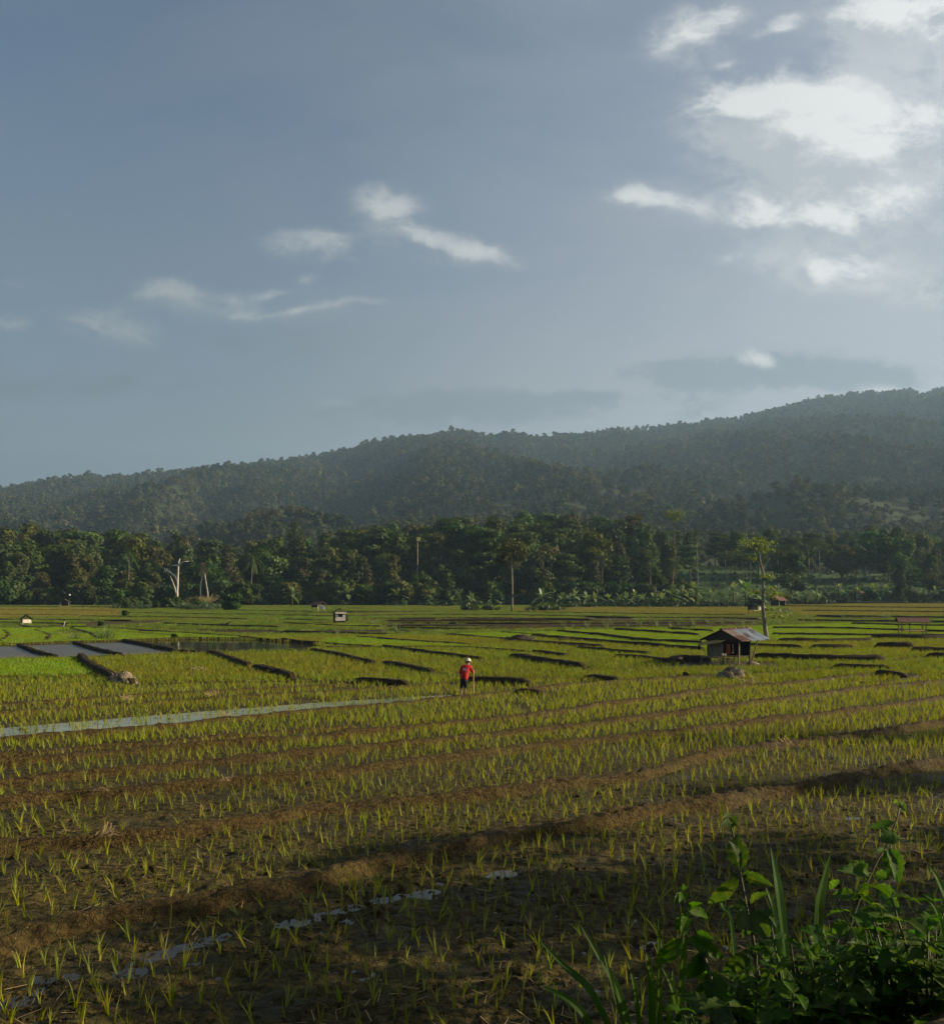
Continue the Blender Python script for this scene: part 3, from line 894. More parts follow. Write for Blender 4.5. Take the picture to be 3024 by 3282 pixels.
TREES = {}
_k = 11
for form, lf, n in (('round', 'leaf_dark', 3), ('round', 'leaf_olive', 2), ('round', 'leaf_green', 2), ('round', 'leaf_brown', 1), ('layer', 'leaf_green', 2), ('layer', 'leaf_dark', 2), ('tall', 'leaf_olive', 2), ('tall', 'leaf_dark', 2), ('tall', 'leaf_brown', 1)):
    for i in range(n):
        _k += 1
        h, r, b = {'round': (18, 6.0, 3.5), 'layer': (18, 7.2, 7.5), 'tall': (20, 4.2, 4.0)}[form]
        TREES.setdefault((form, lf), []).append(tree_kind(_k, form, h, r, b, lf, .52 if form != 'layer' else .5, 330 if form != 'layer' else 300))
BUSH = []
for i, lf in enumerate(('leaf_green', 'leaf_dark', 'leaf_olive', 'leaf_green')):
    BUSH.append(tree_kind(60 + i, 'round', 4.2, 2.5, .1, lf, .34, 190, r0=.08, nb=4))
SCRUB = tree_kind(70, 'round', 1.0, .62, .02, 'leaf_dark', .10, 110, r0=.02, nb=3)


def place_tree(kind, x, y, sc, rz, label, group, name='tree', cat='tree', z=None, sxy=None):
    cm, tm, h = kind
    z = float(height(x, y)) if z is None else z
    t = thing(name, label, cat, (x, y, z), rz, group)
    t.scale = (sxy or sc, sxy or sc, sc)
    obj('crown', cm, t); obj('trunk', tm, t)
    return t


# ------------------------------------------------------------------ the wooded edge behind the fields, tree by tree
TOPS = ((-600, 1685), (0, 1690), (200, 1692), (350, 1700), (400, 1688), (450, 1705), (490, 1722), (560, 1725), (760, 1735), (900, 1715), (1000, 1722), (1100, 1705), (1200, 1685), (1380, 1665), (1500, 1648), (1650, 1640), (1800, 1645), (1900, 1648),
        (2000, 1655), (2080, 1668), (2130, 1700), (2230, 1715), (2300, 1705), (2400, 1678), (2480, 1690), (2520, 1725), (2580, 1700), (2640, 1712), (2700, 1705), (2760, 1715), (2800, 1690), (2900, 1688), (3024, 1725), (3600, 1700))
rng = np.random.RandomState(5)
FRONT_GAP = lambda px: 2230 < px < 2860


def zone(px):
    if px < 640: return 'left'
    if px < 1330: return 'pond'
    if px < 2150: return 'mid'
    return 'slope'


ZONES = {'left': 'in the woods behind the tiny white-walled shelter', 'pond': 'in the woods beyond the pond and white-fronted hut',
         'mid': 'in the wooded hump behind wet brown plots', 'slope': 'in woods above the grass slope and bananas'}
KINDTXT = {('round', 'leaf_dark'): 'dark dense round-crowned tree', ('round', 'leaf_olive'): 'olive round-crowned tree', ('round', 'leaf_green'): 'mid-green round-crowned tree', ('round', 'leaf_brown'): 'brownish round-crowned tree',
           ('layer', 'leaf_green'): 'mid-green tree with flat spreading tiers', ('layer', 'leaf_dark'): 'dark tree with flat spreading tiers', ('tall', 'leaf_olive'): 'olive narrow tree', ('tall', 'leaf_dark'): 'dark narrow tree', ('tall', 'leaf_brown'): 'brownish narrow tree'}
_kinds = [('round', 'leaf_dark')] * 7 + [('round', 'leaf_olive')] * 5 + [('round', 'leaf_green')] * 4 + [('round', 'leaf_brown')] + [('layer', 'leaf_green')] * 3 + [('layer', 'leaf_dark')] * 2 + [('tall', 'leaf_olive')] * 3 + [('tall', 'leaf_dark')] * 2 + [('tall', 'leaf_brown')]
for row, (d, f0, f1, step) in enumerate(((284, .38, .66, 7.5), (300, .58, .84, 8.0), (322, .80, .98, 8.0), (350, .94, 1.03, 8.5), (382, .96, 1.04, 10.0))):
    half = .545 * d + 6
    x = -half + rng.uniform(0, 4)
    while x < half:
        y = d + rng.uniform(-8, 8)
        px = CX + F * x / y
        skip = row < 2 and FRONT_GAP(px) and rng.rand() < .9 or row == 2 and 2230 < px < 2420
        if not skip:
            z = float(height(x, y))
            ytop = _il(px, TOPS)
            top = H + (HZ - ytop) / F * y
            frac = rng.uniform(f0, f1)
            k = _kinds[rng.randint(len(_kinds))]
            if row == 0 and k[0] == 'layer' and rng.rand() < .6: k = ('round', 'leaf_dark')
            v = TREES[k][rng.randint(len(TREES[k]))]
            hh = max((top - 0) * frac - z, 6.0)
            sc = hh / v[2]
            sxy = sc * rng.uniform(.85, 1.15) if sc > .62 else .62 * rng.uniform(.9, 1.2)
            zt = ZONES[zone(px)]
            place_tree(v, x, y, sc, rng.uniform(0, 6.28), KINDTXT[k] + ' ' + zt, KINDTXT[k].replace(' tree', ' trees') + ' ' + zt, z=z - .3, sxy=sxy)
        x += step * rng.uniform(.75, 1.3)

# bushes that close the foot of the woods
for i in range(150):
    x = rng.uniform(-158, 158); px = CX + F * x / 276
    if 2280 < px < 2420 or px > 2230 and rng.rand() < .5: continue
    y = 274 + rng.uniform(-5, 9)
    v = BUSH[rng.randint(4)]
    zt = {'left': 'along the foot of the left woods', 'pond': 'along the foot of the woods beyond the pond', 'mid': 'along the foot of the wooded hump', 'slope': 'along the foot of the green slope'}[zone(px)]
    place_tree(v, x, y, rng.uniform(.8, 1.9) if px < 2230 else rng.uniform(.4, .9), rng.uniform(0, 6.28), 'leafy dark green bush ' + zt, 'bushes ' + zt, 'bush', 'bush')
for i in range(26):            # dark hedge in front of the left woods
    px = rng.uniform(385, 715); y = rng.uniform(224, 238)
    place_tree(BUSH[rng.choice([0, 1, 3])], (px - CX) / F * y, y, rng.uniform(.42, .72), rng.uniform(0, 6.28), 'low dark green bush in the hedge before the white dead tree', 'bushes of the hedge before the white dead tree', 'bush', 'bush')


# ------------------------------------------------------------------ scatter for what nobody could count
def scatter(name, pts, rot, scl, idx, protos):
    """ONE object that draws small plants on its points"""
    me = bpy.data.meshes.new(name)
    me.vertices.add(len(pts)); me.vertices.foreach_set('co', np.asarray(pts, np.float32).ravel())
    def attr(n, t, a, key):
        at_ = me.attributes.new(n, t, 'POINT'); at_.data.foreach_set(key, np.asarray(a).ravel())
    attr('rot', 'FLOAT_VECTOR', np.asarray(rot, np.float32), 'vector')
    attr('scl', 'FLOAT_VECTOR', np.asarray(scl, np.float32), 'vector')
    attr('idx', 'INT', np.asarray(idx, np.int32), 'value')
    o = obj(name, me)
    g = bpy.data.node_groups.new(name, 'GeometryNodeTree')
    g.interface.new_socket('Geometry', in_out='INPUT', socket_type='NodeSocketGeometry')
    g.interface.new_socket('Geometry', in_out='OUTPUT', socket_type='NodeSocketGeometry')
    n, l = g.nodes, g.links
    gi, go = n.new('NodeGroupInput'), n.new('NodeGroupOutput')
    ins = n.new('GeometryNodeInstanceOnPoints')
    join = n.new('GeometryNodeGeometryToInstance')
    for p in reversed(protos):
        oi = n.new('GeometryNodeObjectInfo'); oi.inputs['Object'].default_value = p
        oi.inputs['As Instance'].default_value = True
        l.new(oi.outputs['Geometry'], join.inputs[0])
    def named(nm, t):
        a = n.new('GeometryNodeInputNamedAttribute'); a.data_type = t; a.inputs['Name'].default_value = nm
        return a.outputs['Attribute']
    l.new(gi.outputs[0], ins.inputs['Points'])
    l.new(join.outputs[0], ins.inputs['Instance'])
    ins.inputs['Pick Instance'].default_value = True
    l.new(named('idx', 'INT'), ins.inputs['Instance Index'])
    er = n.new('FunctionNodeEulerToRotation'); l.new(named('rot', 'FLOAT_VECTOR'), er.inputs[0])
    l.new(er.outputs[0], ins.inputs['Rotation'])
    l.new(named('scl', 'FLOAT_VECTOR'), ins.inputs['Scale'])
    l.new(ins.outputs[0], go.inputs[0])
    o.modifiers.new('scatter', 'NODES').node_group = g
    return tag(o, kind='stuff')


def proto(name, me):
    return bpy.data.objects.new(name, me)      # never linked: only drawn by scatter()


# low growth on the green slope and the floor of the woods
UG = []
UGX = []      # extra spots, filled by the banana groves
for i in range(4):
    r_ = np.random.RandomState(180 + i)
    v, f = crown_arrays(r_, [((0, 0, .5), (.9, .9, .6), 1), ((.5, .2, .8), (.5, .5, .6), .6)], 34, .30, .3)
    UG.append(proto('low_growth', mesh_from('low_growth', v, f, [M['leaf_green' if i % 2 else 'grass_dark']])))
# hillside forest
HP = []
for i in range(5):
    r_ = np.random.RandomState(200 + i)
    if i < 4:
        L = lobes_round(r_, 10 + 2 * (i % 2), 4.6, 1.5 if i < 3 else 5, 5)
    else:
        L = lobes_layer(r_, 12, 4.5, 7, 4)
    v, f = crown_arrays(r_, L, 46, 1.25, .2)
    mb = MB().tube([(0, 0, -2), (0, 0, 8)], [.35, .2], 5, False)
    k = len(v)
    me = mesh_from('hill_tree', np.concatenate([v, mb.v]), np.concatenate([f, np.array(mb.f) + k]), [M['hill_leaf'], M['bark']], False, [0] * len(f) + [1] * len(mb.f))
    HP.append(proto('hill_tree', me))
rng = np.random.RandomState(21)
n = 72000
u = rng.uniform(-.66, .66, n); d = np.sqrt(rng.uniform(432 ** 2, 2330 ** 2, n))
x = u * d; y = d
dens = fbm(x / 70., y / 100., 4)
keep = rng.rand(n) < np.clip(.80 + dens * 1.5, .12, 1)
x, y = x[keep], y[keep]
# crest trees standing free against the sky
cu = rng.uniform(-.62, .62, 620); cd = 1950 + 350 * sstep(-.35, .5, cu) + rng.normal(size=620) * 9
cl = fbm(cu * 45, cu * 3 + 5, 2) > .02
x = np.concatenate([x, (cu * cd)[cl]]); y = np.concatenate([y, cd[cl]])
n = len(x)
z = height(x, y)
s = np.clip(rng.lognormal(-.14, .30, n), .45, 1.9) * np.where(y < 900, .85, 1) * (1 + .25 * fbm(x / 55., y / 60., 2))
idx = np.where(rng.rand(n) < .14, 4, np.where(rng.rand(n) < .25, 3, rng.randint(0, 3, n)))
scatter('hill_forest', np.stack([x, y, z], 1), np.stack([0 * x, 0 * x, rng.uniform(0, 6.28, n)], 1), np.stack([s * .86, s * .86, s * .84], 1), idx, HP)


# ------------------------------------------------------------------ rice
def clump(seed, n, spread, h, w, lean=.35, segs=3, mat='rice'):
    r_ = np.random.RandomState(seed)
    V, Fc, k = [], [], 0
    for i in range(n):
        a = r_.uniform(0, 6.28); rr = spread * np.sqrt(r_.rand())
        b = np.array([rr * np.cos(a), rr * np.sin(a), -.01])
        da = a + r_.uniform(-.9, .9)
        dirn = np.array([np.cos(da), np.sin(da), 0]); ln = r_.uniform(.1, lean)
        hh = h * r_.uniform(.6, 1.1); fa = r_.uniform(0, 6.28)
        side = np.array([np.cos(fa), np.sin(fa), 0]) * w * r_.uniform(.7, 1.2) * .5
        for s in range(segs + 1):
            t = s / segs
            p = b + dirn * hh * ln * t * t * 1.3 + np.array([0, 0, hh * (t - .12 * ln * t * t)])
            ws = side * (1.0 if s == 0 else (1 - t) ** .6 + .05)
            V += [p - ws, p + ws]
            if s: Fc.append((k + 2 * s - 2, k + 2 * s - 1, k + 2 * s + 1, k + 2 * s))
        k += 2 * (segs + 1)
    return mesh_from('rice_clump', V, np.array(Fc), [M[mat]])


SEED = [clump(300 + i, 4 + i % 4, .012, .33 + .03 * (i % 3), .016, .12 + .10 * (i % 4)) for i in range(10)]
SEED += [clump(312 + i, 7 + i % 3, .025, .30 + .03 * (i % 3), .017, .2 + .09 * (i % 4)) for i in range(6)]
MID = [clump(320 + i, 11, .045, .27, .022, .45, 2, 'rice_mid') for i in range(6)]
ROWC = [clump(340 + i, 26, .24, .25, .034, .5, 1, 'rice_mid') for i in range(4)]
LUSH = [clump(350 + i, 60, .32, .27, .040, .35, 1, 'lush') for i in range(4)]
FARC = [clump(360 + i, 34, .42, .24, .060, .5, 1, 'far_rice') for i in range(4)]
RIPE = [clump(370 + i, 44, .42, .26, .060, .5, 1, 'ripe') for i in range(4)]

# paddy plots with their own look, traced on the photo
LUSHP = [((-400, 2044), (-400, 2066), (60, 2066), (400, 2054), (600, 2046), (430, 2031), (160, 2037)), ((-400, 2020), (-400, 2040), (20, 2040), (160, 2034), (225, 2014)), ((235, 2014), (300, 2032), (430, 2028), (560, 2032), (740, 2044), (820, 2049), (560, 2046), (400, 2020)),
         ((-400, 2122), (-400, 2168), (173, 2170), (300, 2164), (262, 2140), (258, 2112), (190, 2113)), ((985, 2006), (1150, 2003), (1225, 2008), (1180, 2012), (1000, 2009)),
         ((1040, 2050), (1140, 2046), (1300, 2060), (1512, 2072), (1220, 2077), (1040, 2066)), ((1430, 2037), (1600, 2031), (1784, 2029), (2072, 2062), (2263, 2070), (2263, 2086), (2090, 2073), (1886, 2056), (1700, 2042), (1700, 2058)),
         ((1785, 2024), (1960, 2021), (2133, 2017), (2290, 2020), (2290, 2064), (2072, 2058), (1916, 2039)), ((2290, 2014), (2462, 2010), (2720, 2000), (3300, 2010), (3300, 2048), (2780, 2046), (2700, 2058), (2480, 2057), (2462, 2040), (2400, 2072), (2290, 2060)),
         ((220, 2003), (270, 2003), (275, 2006), (220, 2007))]
RIPEP = [((1640, 1948), (2400, 1942), (2420, 1972), (2200, 1969), (1900, 1964), (1660, 1961)), ((2500, 1936), (3300, 1940), (3300, 1975), (2560, 1972)), ((-400, 1948), (380, 1950), (380, 1975), (-400, 1985))]
NONE = [WATER[k] for k in ('grey_a', 'grey_b', 'grey_c', 'pond', 'wet_mud_b')] + [((1230, 1988), (2450, 1986), (2450, 1994), (1230, 1996)), ((1230, 2000), (2450, 1998), (2450, 2006), (1230, 2012)), ((422, 1930), (584, 1930), (590, 1940), (420, 1941)), ((2180, 2124), (2470, 2124), (2520, 2140), (2170, 2140))]


def grid(y0, y1, sp_across, sp_along, ang, jit, rng, half=.56):
    """planted lattice: rows run at angle ang"""
    xm = half * y1 + 4
    n = int((2 * xm + y1) / min(sp_across, sp_along)) + 2
    ca, sa = math.cos(ang), math.sin(ang)
    a = np.arange(-n // 2, n // 2) * sp_across; b = np.arange(-n // 2, n // 2) * sp_along
    cy = (y0 + y1) / 2
    A, B = np.meshgrid(a, b)
    X = A * ca - B * sa; Y = cy + A * sa + B * ca
    m = (Y > y0) & (Y < y1) & (np.abs(X) < half * Y + 2.0)
    X, Y = X[m], Y[m]
    X = X + rng.normal(size=len(X)) * jit; Y = Y + rng.normal(size=len(X)) * jit
    return X, Y


def free(x, y):
    i = np.clip(((x + _mx) / BUND_MASK_RES).astype(int), 0, BM.shape[0] - 1); j = np.clip((y / BUND_MASK_RES).astype(int), 0, BM.shape[1] - 1)
    ok = BM[i, j] == 0
    px, py = to_px(x, y)
    for p in NONE: ok &= ~in_poly(px, py, p)
    return ok


def inside(x, y, polys):
    px, py = to_px(x, y)
    m = np.zeros(len(x), bool)
    for p in polys: m |= in_poly(px, py, p)
    return m


rng = np.random.RandomState(77)
ANG = math.atan2(12.7, 19)
# 1: nearest paddies, seedling by seedling
X, Y = grid(9.6, 25, .32, .31, ANG, .035, rng)
X2, Y2 = grid(25, 46, .26, .26, ANG, .035, rng)
X, Y = np.concatenate([X, X2]), np.concatenate([Y, Y2])
m = free(X, Y) & (fbm(X * .25, Y * .25, 2) > -.55) & ~(inside(X, Y, [((-150, 2330), (460, 2290), (1000, 2250), (1440, 2224), (1480, 2242), (1000, 2290), (270, 2366), (-150, 2400))]) & (rng.rand(len(X)) < .55)) & (rng.rand(len(X)) > .09) & ~inside(X, Y, LUSHP)
X, Y = X[m], Y[m]
Z = height(X, Y) + ground_fine(X, Y)
nr = len(X)
rz = rng.uniform(0, 6.28, nr); tilt = rng.normal(size=(nr, 2)) * .13 + np.stack([.22 * fbm(X * .16, Y * .16, 2), .12 + .55 * fbm(X * .13 + 7, Y * .2, 2)], 1)
sc = rng.uniform(.70, 1.30, nr) * (1 + .12 * fbm(X * .3, Y * .3, 2)) * np.where(Y > 26, .86, .82)
vi = np.where(Y > 27, rng.randint(10, 16, nr), rng.randint(0, 10, nr))
vis = np.abs(X / Y) < .52
order = np.argsort(np.where(vis, Y, 1e9))[:300]
single = np.zeros(nr, bool); single[order] = True
for i in order:
    o = bpy.data.objects.new('rice_seedling', SEED[vi[i]])
    COL.objects.link(o)
    o.location = (X[i], Y[i], Z[i]); o.rotation_euler = (tilt[i, 0], tilt[i, 1], rz[i]); o.scale = (sc[i],) * 3
    tag(o, 'small rice seedling in the closest rows of the muddy near paddy', 'rice seedling', 'rice seedlings in the closest rows')
q_ = ~single
scatter('rice_seedlings', np.stack([X, Y, Z], 1)[q_], np.stack([tilt[:, 0], tilt[:, 1], rz], 1)[q_], np.repeat(sc[q_, None], 3, 1), vi[q_], [proto('rice', m_) for m_ in SEED])


# crumbs of dry mud and straw lying on the near fields
CL = []
for i in range(5):
    r_ = np.random.RandomState(900 + i)
    V, Fc = [], []
    for j in range(4):
        e = j / 3 * 1.5
        for k_ in range(7):
            a = k_ * 6.283 / 7; kk = r_.uniform(.6, 1.25)
            V.append((math.cos(a) * math.cos(e) * kk, math.sin(a) * math.cos(e) * kk * .7, math.sin(e) * .55 * kk - .12))
    for j in range(3):
        for k_ in range(7): Fc.append((j * 7 + k_, j * 7 + (k_ + 1) % 7, j * 7 + 7 + (k_ + 1) % 7, j * 7 + 7 + k_))
    CL.append(proto('mud_clod', mesh_from('mud_clod', V, np.array(Fc), [M['bund']], True)))
for i in range(3):
    a = .5 * i; V = [(-1, -.05, 0), (1, -.05 + .2 * i, .1), (1, .05 + .2 * i, .1), (-1, .05, 0)]
    CL.append(proto('straw', mesh_from('straw', V, [(0, 1, 2, 3)], [M['straw_tan']])))
r_ = np.random.RandomState(55)
n = 9000
y = 1 / r_.uniform(1 / 42., 1 / 9.6, n); x = r_.uniform(-.56, .56, n) * (y + 1)
d_ = fbm(x * .5, y * .5, 3)
k = d_ > -.05
x, y = x[k], y[k]; n = len(x)
ii = np.where(r_.rand(n) < .86, r_.randint(0, 5, n), r_.randint(5, 8, n))
s = np.where(ii < 5, r_.uniform(.012, .055, n) * (1 + (r_.rand(n) < .06)), r_.uniform(.05, .13, n))
scatter('mud_crumbs', np.stack([x, y, height(x, y) + ground_fine(x, y) + np.where(ii < 5, 0, .025)], 1), np.stack([r_.normal(size=n) * .2, r_.normal(size=n) * .2, r_.uniform(0, 6.28, n)], 1), np.repeat(s[:, None], 3, 1), ii, CL)


def plant(name, X, Y, protos, s0, s1, seed, hz=None):
    r_ = np.random.RandomState(seed)
    n = len(X)
    if n == 0: return
    s = r_.uniform(s0, s1, n)
    Z = height(X, Y) - .01
    scatter(name, np.stack([X, Y, Z], 1), np.stack([r_.normal(size=n) * .05, r_.normal(size=n) * .05, r_.uniform(0, 6.28, n)], 1), np.stack([s, s, s * r_.uniform(.85, 1.15, n)], 1), r_.randint(0, len(protos), n), [proto('rice', m_) for m_ in protos])


# 2: planted rows in the middle distance
X, Y = grid(46, 92, .28, .28, ANG - .05, .05, rng)
m = free(X, Y) & ~inside(X, Y, LUSHP) & (rng.rand(len(X)) > .05)
X, Y = X[m], Y[m]
plant('rice_rows', X, Y, MID, .8, 1.3, 1)
# in-between row fill (denser look at a grazing angle)
X, Y = grid(46, 92, .95, .9, ANG - .05, .22, rng)
m = free(X, Y) & ~inside(X, Y, LUSHP) & (fbm(X * .12 + 3, Y * .12, 2) > -.25)
plant('rice_rows', X[m], Y[m], ROWC, .6, 1.0, 2)
# 3: far paddies
X, Y = grid(92, 268, .80, .80, .35, .2, rng)
m = free(X, Y) & ~inside(X, Y, LUSHP) & ~inside(X, Y, RIPEP) & (fbm(X * .05 + 3, Y * .03, 2) > -.35) & (rng.rand(len(X)) > .06)
plant('distant_rice', X[m], Y[m], FARC, .8, 1.35, 3)
X, Y = grid(110, 262, .75, .75, .35, .2, rng)
m = free(X, Y) & inside(X, Y, RIPEP) & ~inside(X, Y, LUSHP)
plant('ripening_rice', X[m], Y[m], RIPE, .8, 1.2, 4)
# 4: bright dense plots
X, Y = grid(44, 130, .42, .42, .35, .08, rng)
m = free(X, Y) & inside(X, Y, LUSHP)
plant('lush_rice', X[m], Y[m], LUSH, .75, 1.15, 5)

SPARSE = [tree_kind(95 + i, f_, 18, 6.5, 4.5, 'leaf_olive', .42, p_) for i, (f_, p_) in enumerate((('layer', 135), ('round', 120), ('tall', 140)))]

# ------------------------------------------------------------------ single trees, palms, bananas
def px_tube(mb, pts, d, r, seg=6):
    """tube through photo pixels at distance d (m); pts may give their own distance as a third value"""
    P = [at(p[0], p[1], p[2] if len(p) > 2 else d) for p in pts]
    return mb.tube(P, r, seg)


def traced_thing(name, label, cat, base, parts, group=None):
    """parts: (name, MB in world space, material)"""
    t = thing(name, label, cat, base, 0, group)
    for n_, mb, mt, sm in parts:
        mb.v = [(p[0] - base[0], p[1] - base[1], p[2] - base[2]) for p in mb.v]
        mb.build(n_, mt, t, sm)
    return t


def leaf_mb(rng, centers, n, size, spread):
    P = []
    for c, s in centers:
        d_ = rng.normal(size=(n, 3)) * np.array([1, 1, .55]) * spread * s
        P.append(np.asarray(c) + d_)
    P = np.concatenate(P)
    N = unit(rng.normal(size=P.shape) + np.array([.2, -.3, .7]))
    v, f = cards(rng, P, N, size)
    mb = MB(); mb.v = [tuple(p) for p in v.tolist()]; mb.f = [tuple(q) for q in f.tolist()]
    return mb


def special_trees():
    r_ = np.random.RandomState(3)
    # white dead tree
    D = 262
    mb = MB()
    px_tube(mb, [(569, 1942), (568, 1900), (569, 1880), (570, 1850), (571, 1828), (572, 1812)], D, [.30, .27, .25, .22, .19, .15], 7)
    px_tube(mb, [(572, 1814), (580, 1804), (590, 1800), (605, 1799)], D, [.22, .18, .13, .07])
    px_tube(mb, [(571, 1814), (562, 1811), (554, 1812), (544, 1816)], D, [.2, .15, .11, .05])
    px_tube(mb, [(572, 1812), (572.5, 1802), (577, 1790)], D, [.26, .18, .07])
    px_tube(mb, [(569, 1866), (562, 1848), (552, 1840), (545, 1833), (538, 1829), (532, 1827)], D, [.22, .2, .18, .15, .12, .1])
    px_tube(mb, [(533, 1828), (526, 1822)], D, [.18, .06]); px_tube(mb, [(534, 1828), (523, 1834)], D, [.18, .06]); px_tube(mb, [(534, 1829), (535, 1821)], D, [.16, .06])
    b = at(569, 1942, D)
    traced_thing('dead_tree', 'bare white dead tree with one long crooked limb reaching out', 'tree', (b[0], b[1], 0), [('trunk', mb, M['bark_white'], True)])
    mb = MB(); px_tube(mb, [(566, 1912), (560, 1885), (552, 1862), (545, 1846)], 268, [.28, .24, .18, .08])
    b = at(566, 1935, 268)
    traced_thing('dead_tree', 'thin grey leaning dead trunk beside the white dead tree', 'tree', (b[0], b[1], 0), [('trunk', mb, M['bark_pale'], True)])
    # two pale palm trunks leaning together under dry fronds
    for lab, P in (('pale palm trunk leaning left with hanging yellowed fronds', [(665, 1898), (659, 1862), (654, 1830), (651, 1806)]), ('shorter pale palm trunk leaning right into its taller neighbour', [(642, 1876), (648, 1852), (651, 1838), (652, 1815)])):
        D = 264
        mb = MB(); px_tube(mb, [(P[0][0] + 2, 1935)] + P, D, [.25, .22, .19, .17, .14])
        top = Vector(at(*P[-1], D)); fr = MB()
        for i in range(9):
            a = i * .7 + r_.uniform(0, .5); ln = r_.uniform(2.2, 4.2)
            pts = [top + Vector((math.cos(a) * .9 * t, math.sin(a) * .9 * t, .8 * math.sin(t * 2.2) - ln * t * t)) for t in (0, .25, .5, .75, 1)]
            for k in range(4):
                w_ = Vector((.45 * (1 - k / 5), 0, 0)); w2 = Vector((.45 * (1 - (k + 1) / 5), 0, 0))
                fr.quad(pts[k] - w_, pts[k] + w_, pts[k + 1] + w2, pts[k + 1] - w2)
        b = at(P[0][0], 1935, D)
        traced_thing('palm_tree', lab, 'palm', (b[0], b[1], 0), [('trunk', mb, M['bark_pale'], True), ('fronds', fr, M['grass_dry'], False)])
    # gnarled tree behind the tin-roofed hut
    D = 82.0
    b = at(2455, 2057, D)
    mb = MB()
    px_tube(mb, [(2456, 2062), (2455, 2040), (2452, 2020), (2450, 2000), (2446, 1975), (2443, 1945), (2445, 1915), (2446, 1885), (2444, 1860), (2446, 1840), (2441, 1822), (2435, 1800), (2431, 1772), (2430, 1752)], D,
            [.24, .21, .20, .19, .17, .15, .145, .135, .12, .11, .10, .085, .07, .05], 8)
    for P, r0 in (([(2435, 1806), (2420, 1797), (2405, 1790), (2390, 1784)], .055), ([(2431, 1775), (2450, 1755), (2468, 1745)], .05), ([(2432, 1765), (2415, 1752), (2395, 1745), (2372, 1744)], .05), ([(2445, 1858), (2458, 1850), (2466, 1848)], .04),
                  ([(2444, 1910), (2462, 1896), (2480, 1898)], .04), ([(2443, 1950), (2470, 1955), (2500, 1962), (2530, 1978)], .05), ([(2445, 1900), (2425, 1893)], .03)):
        px_tube(mb, P, D, np.linspace(r0, .012, len(P)), 5)
    cs = [(at(x_, y_, D + r_.uniform(-.6, .6)), s) for x_, y_, s in ((2372, 1743, .8), (2388, 1738, 1.0), (2405, 1735, 1), (2420, 1738, 1), (2432, 1742, 1), (2448, 1740, 1.1), (2462, 1748, 1), (2472, 1755, .8), (2440, 1758, .9), (2398, 1750, .7), (2415, 1790, .5), (2392, 1785, .45), (2446, 1762, .6),
          (2460, 1849, .7), (2468, 1853, .6), (2440, 1845, .35), (2462, 1895, .9), (2478, 1900, .9), (2490, 1905, .8), (2425, 1895, .8), (2415, 1900, .6), (2470, 1885, .6), (2455, 1955, .6), (2475, 1957, .9), (2495, 1965, 1), (2515, 1970, .9), (2532, 1980, .7), (2485, 1975, .6), (2505, 1905, .6), (2520, 1912, .5))]
    traced_thing('tree', 'tall thin crooked tree with sparse yellow-green leaves behind the tin-roofed hut', 'tree', (b[0], b[1], 0), [('trunk', mb, M['bark_grey'], True), ('crown', leaf_mb(r_, cs, 20, .14, .44), M['leaf_yellow'], False)])
    # pale-footed slim tree before the woods
    D = 194
    b = at(1641, 1960, D)
    mb = MB(); px_tube(mb, [(1640, 1962), (1641, 1930), (1641, 1880), (1640, 1830), (1638, 1790), (1636, 1760)], D, [.25, .20, .17, .15, .11, .06])
    for P in ([(1640, 1820), (1655, 1800), (1668, 1770)], [(1640, 1830), (1625, 1800), (1610, 1785)], [(1639, 1800), (1650, 1780), (1652, 1755)], [(1641, 1915), (1660, 1908), (1670, 1898)], [(1641, 1915), (1622, 1905)], [(1641, 1870), (1615, 1862), (1600, 1858)]):
        px_tube(mb, P, D, np.linspace(.11, .03, len(P)), 5)
    cs = [(at(x_, y_, D + r_.uniform(-2, 2)), s) for x_, y_, s in ((1640, 1742, 1.2), (1620, 1748, 1.2), (1660, 1748, 1.2), (1675, 1765, 1.0), (1605, 1765, 1.1), (1650, 1762, 1.1), (1625, 1770, 1.0), (1668, 1785, .8), (1612, 1785, .8), (1600, 1800, .6), (1640, 1785, .7), (1600, 1857, .5), (1668, 1898, .4))]
    traced_thing('tree', 'slim tall tree with pale lit trunk standing alone before the wooded hump', 'tree', (b[0], b[1], 0), [('trunk', mb, M['bark_grey'], True), ('crown', leaf_mb(r_, cs, 90, .36, .85), M['leaf_olive'], False)])
    # round bare crown of twigs
    g = gh(2714, 1862, 200); D = g[1]
    mb = MB(); px_tube(mb, [(2714, 1870), (2714, 1830), (2714, 1800)], D, [.3, .25, .2]); tw = MB()
    for i in range(90):
        a = r_.uniform(0, 6.28); e = r_.uniform(.1, 1.4)
        s0 = Vector(at(2714, 1808, D)); ln = 3.0 * r_.uniform(.7, 1.05)
        dv = Vector((math.cos(a) * math.cos(e), math.sin(a) * math.cos(e), math.sin(e) * 1.35))
        tw.tube([s0, s0 + dv * ln * .5 + Vector((0, 0, .2)), s0 + dv * ln], [.09, .06, .03], 4, False)
    traced_thing('tree', 'bare pale tree with a round crown of leafless twigs among green trees', 'tree', (g[0], g[1], g[2]), [('trunk', mb, M['bark_pale'], True), ('crown', tw, M['bark_pale'], False)])
    # slender pale trunks on the green slope
    for i, (x_, y0, y1, lab) in enumerate(((2325, 1858, 1795, 'first from the left'), (2381, 1852, 1802, 'second from the left'), (2405, 1860, 1800, 'third from the left'), (2434, 1850, 1800, 'just behind the crooked tree'),
                                        (2592, 1858, 1770, 'thinner one right of the dark round tree'), (2626, 1868, 1762, 'taller one right of the dark round tree'), (2494, 1910, 1788, 'in front of the dark round tree'), (2774, 1860, 1810, 'right of the bare twiggy tree'), (2933, 1905, 1848, 'among the bananas at far right'))):
        g = gh(x_, y0, 150); D = g[1]
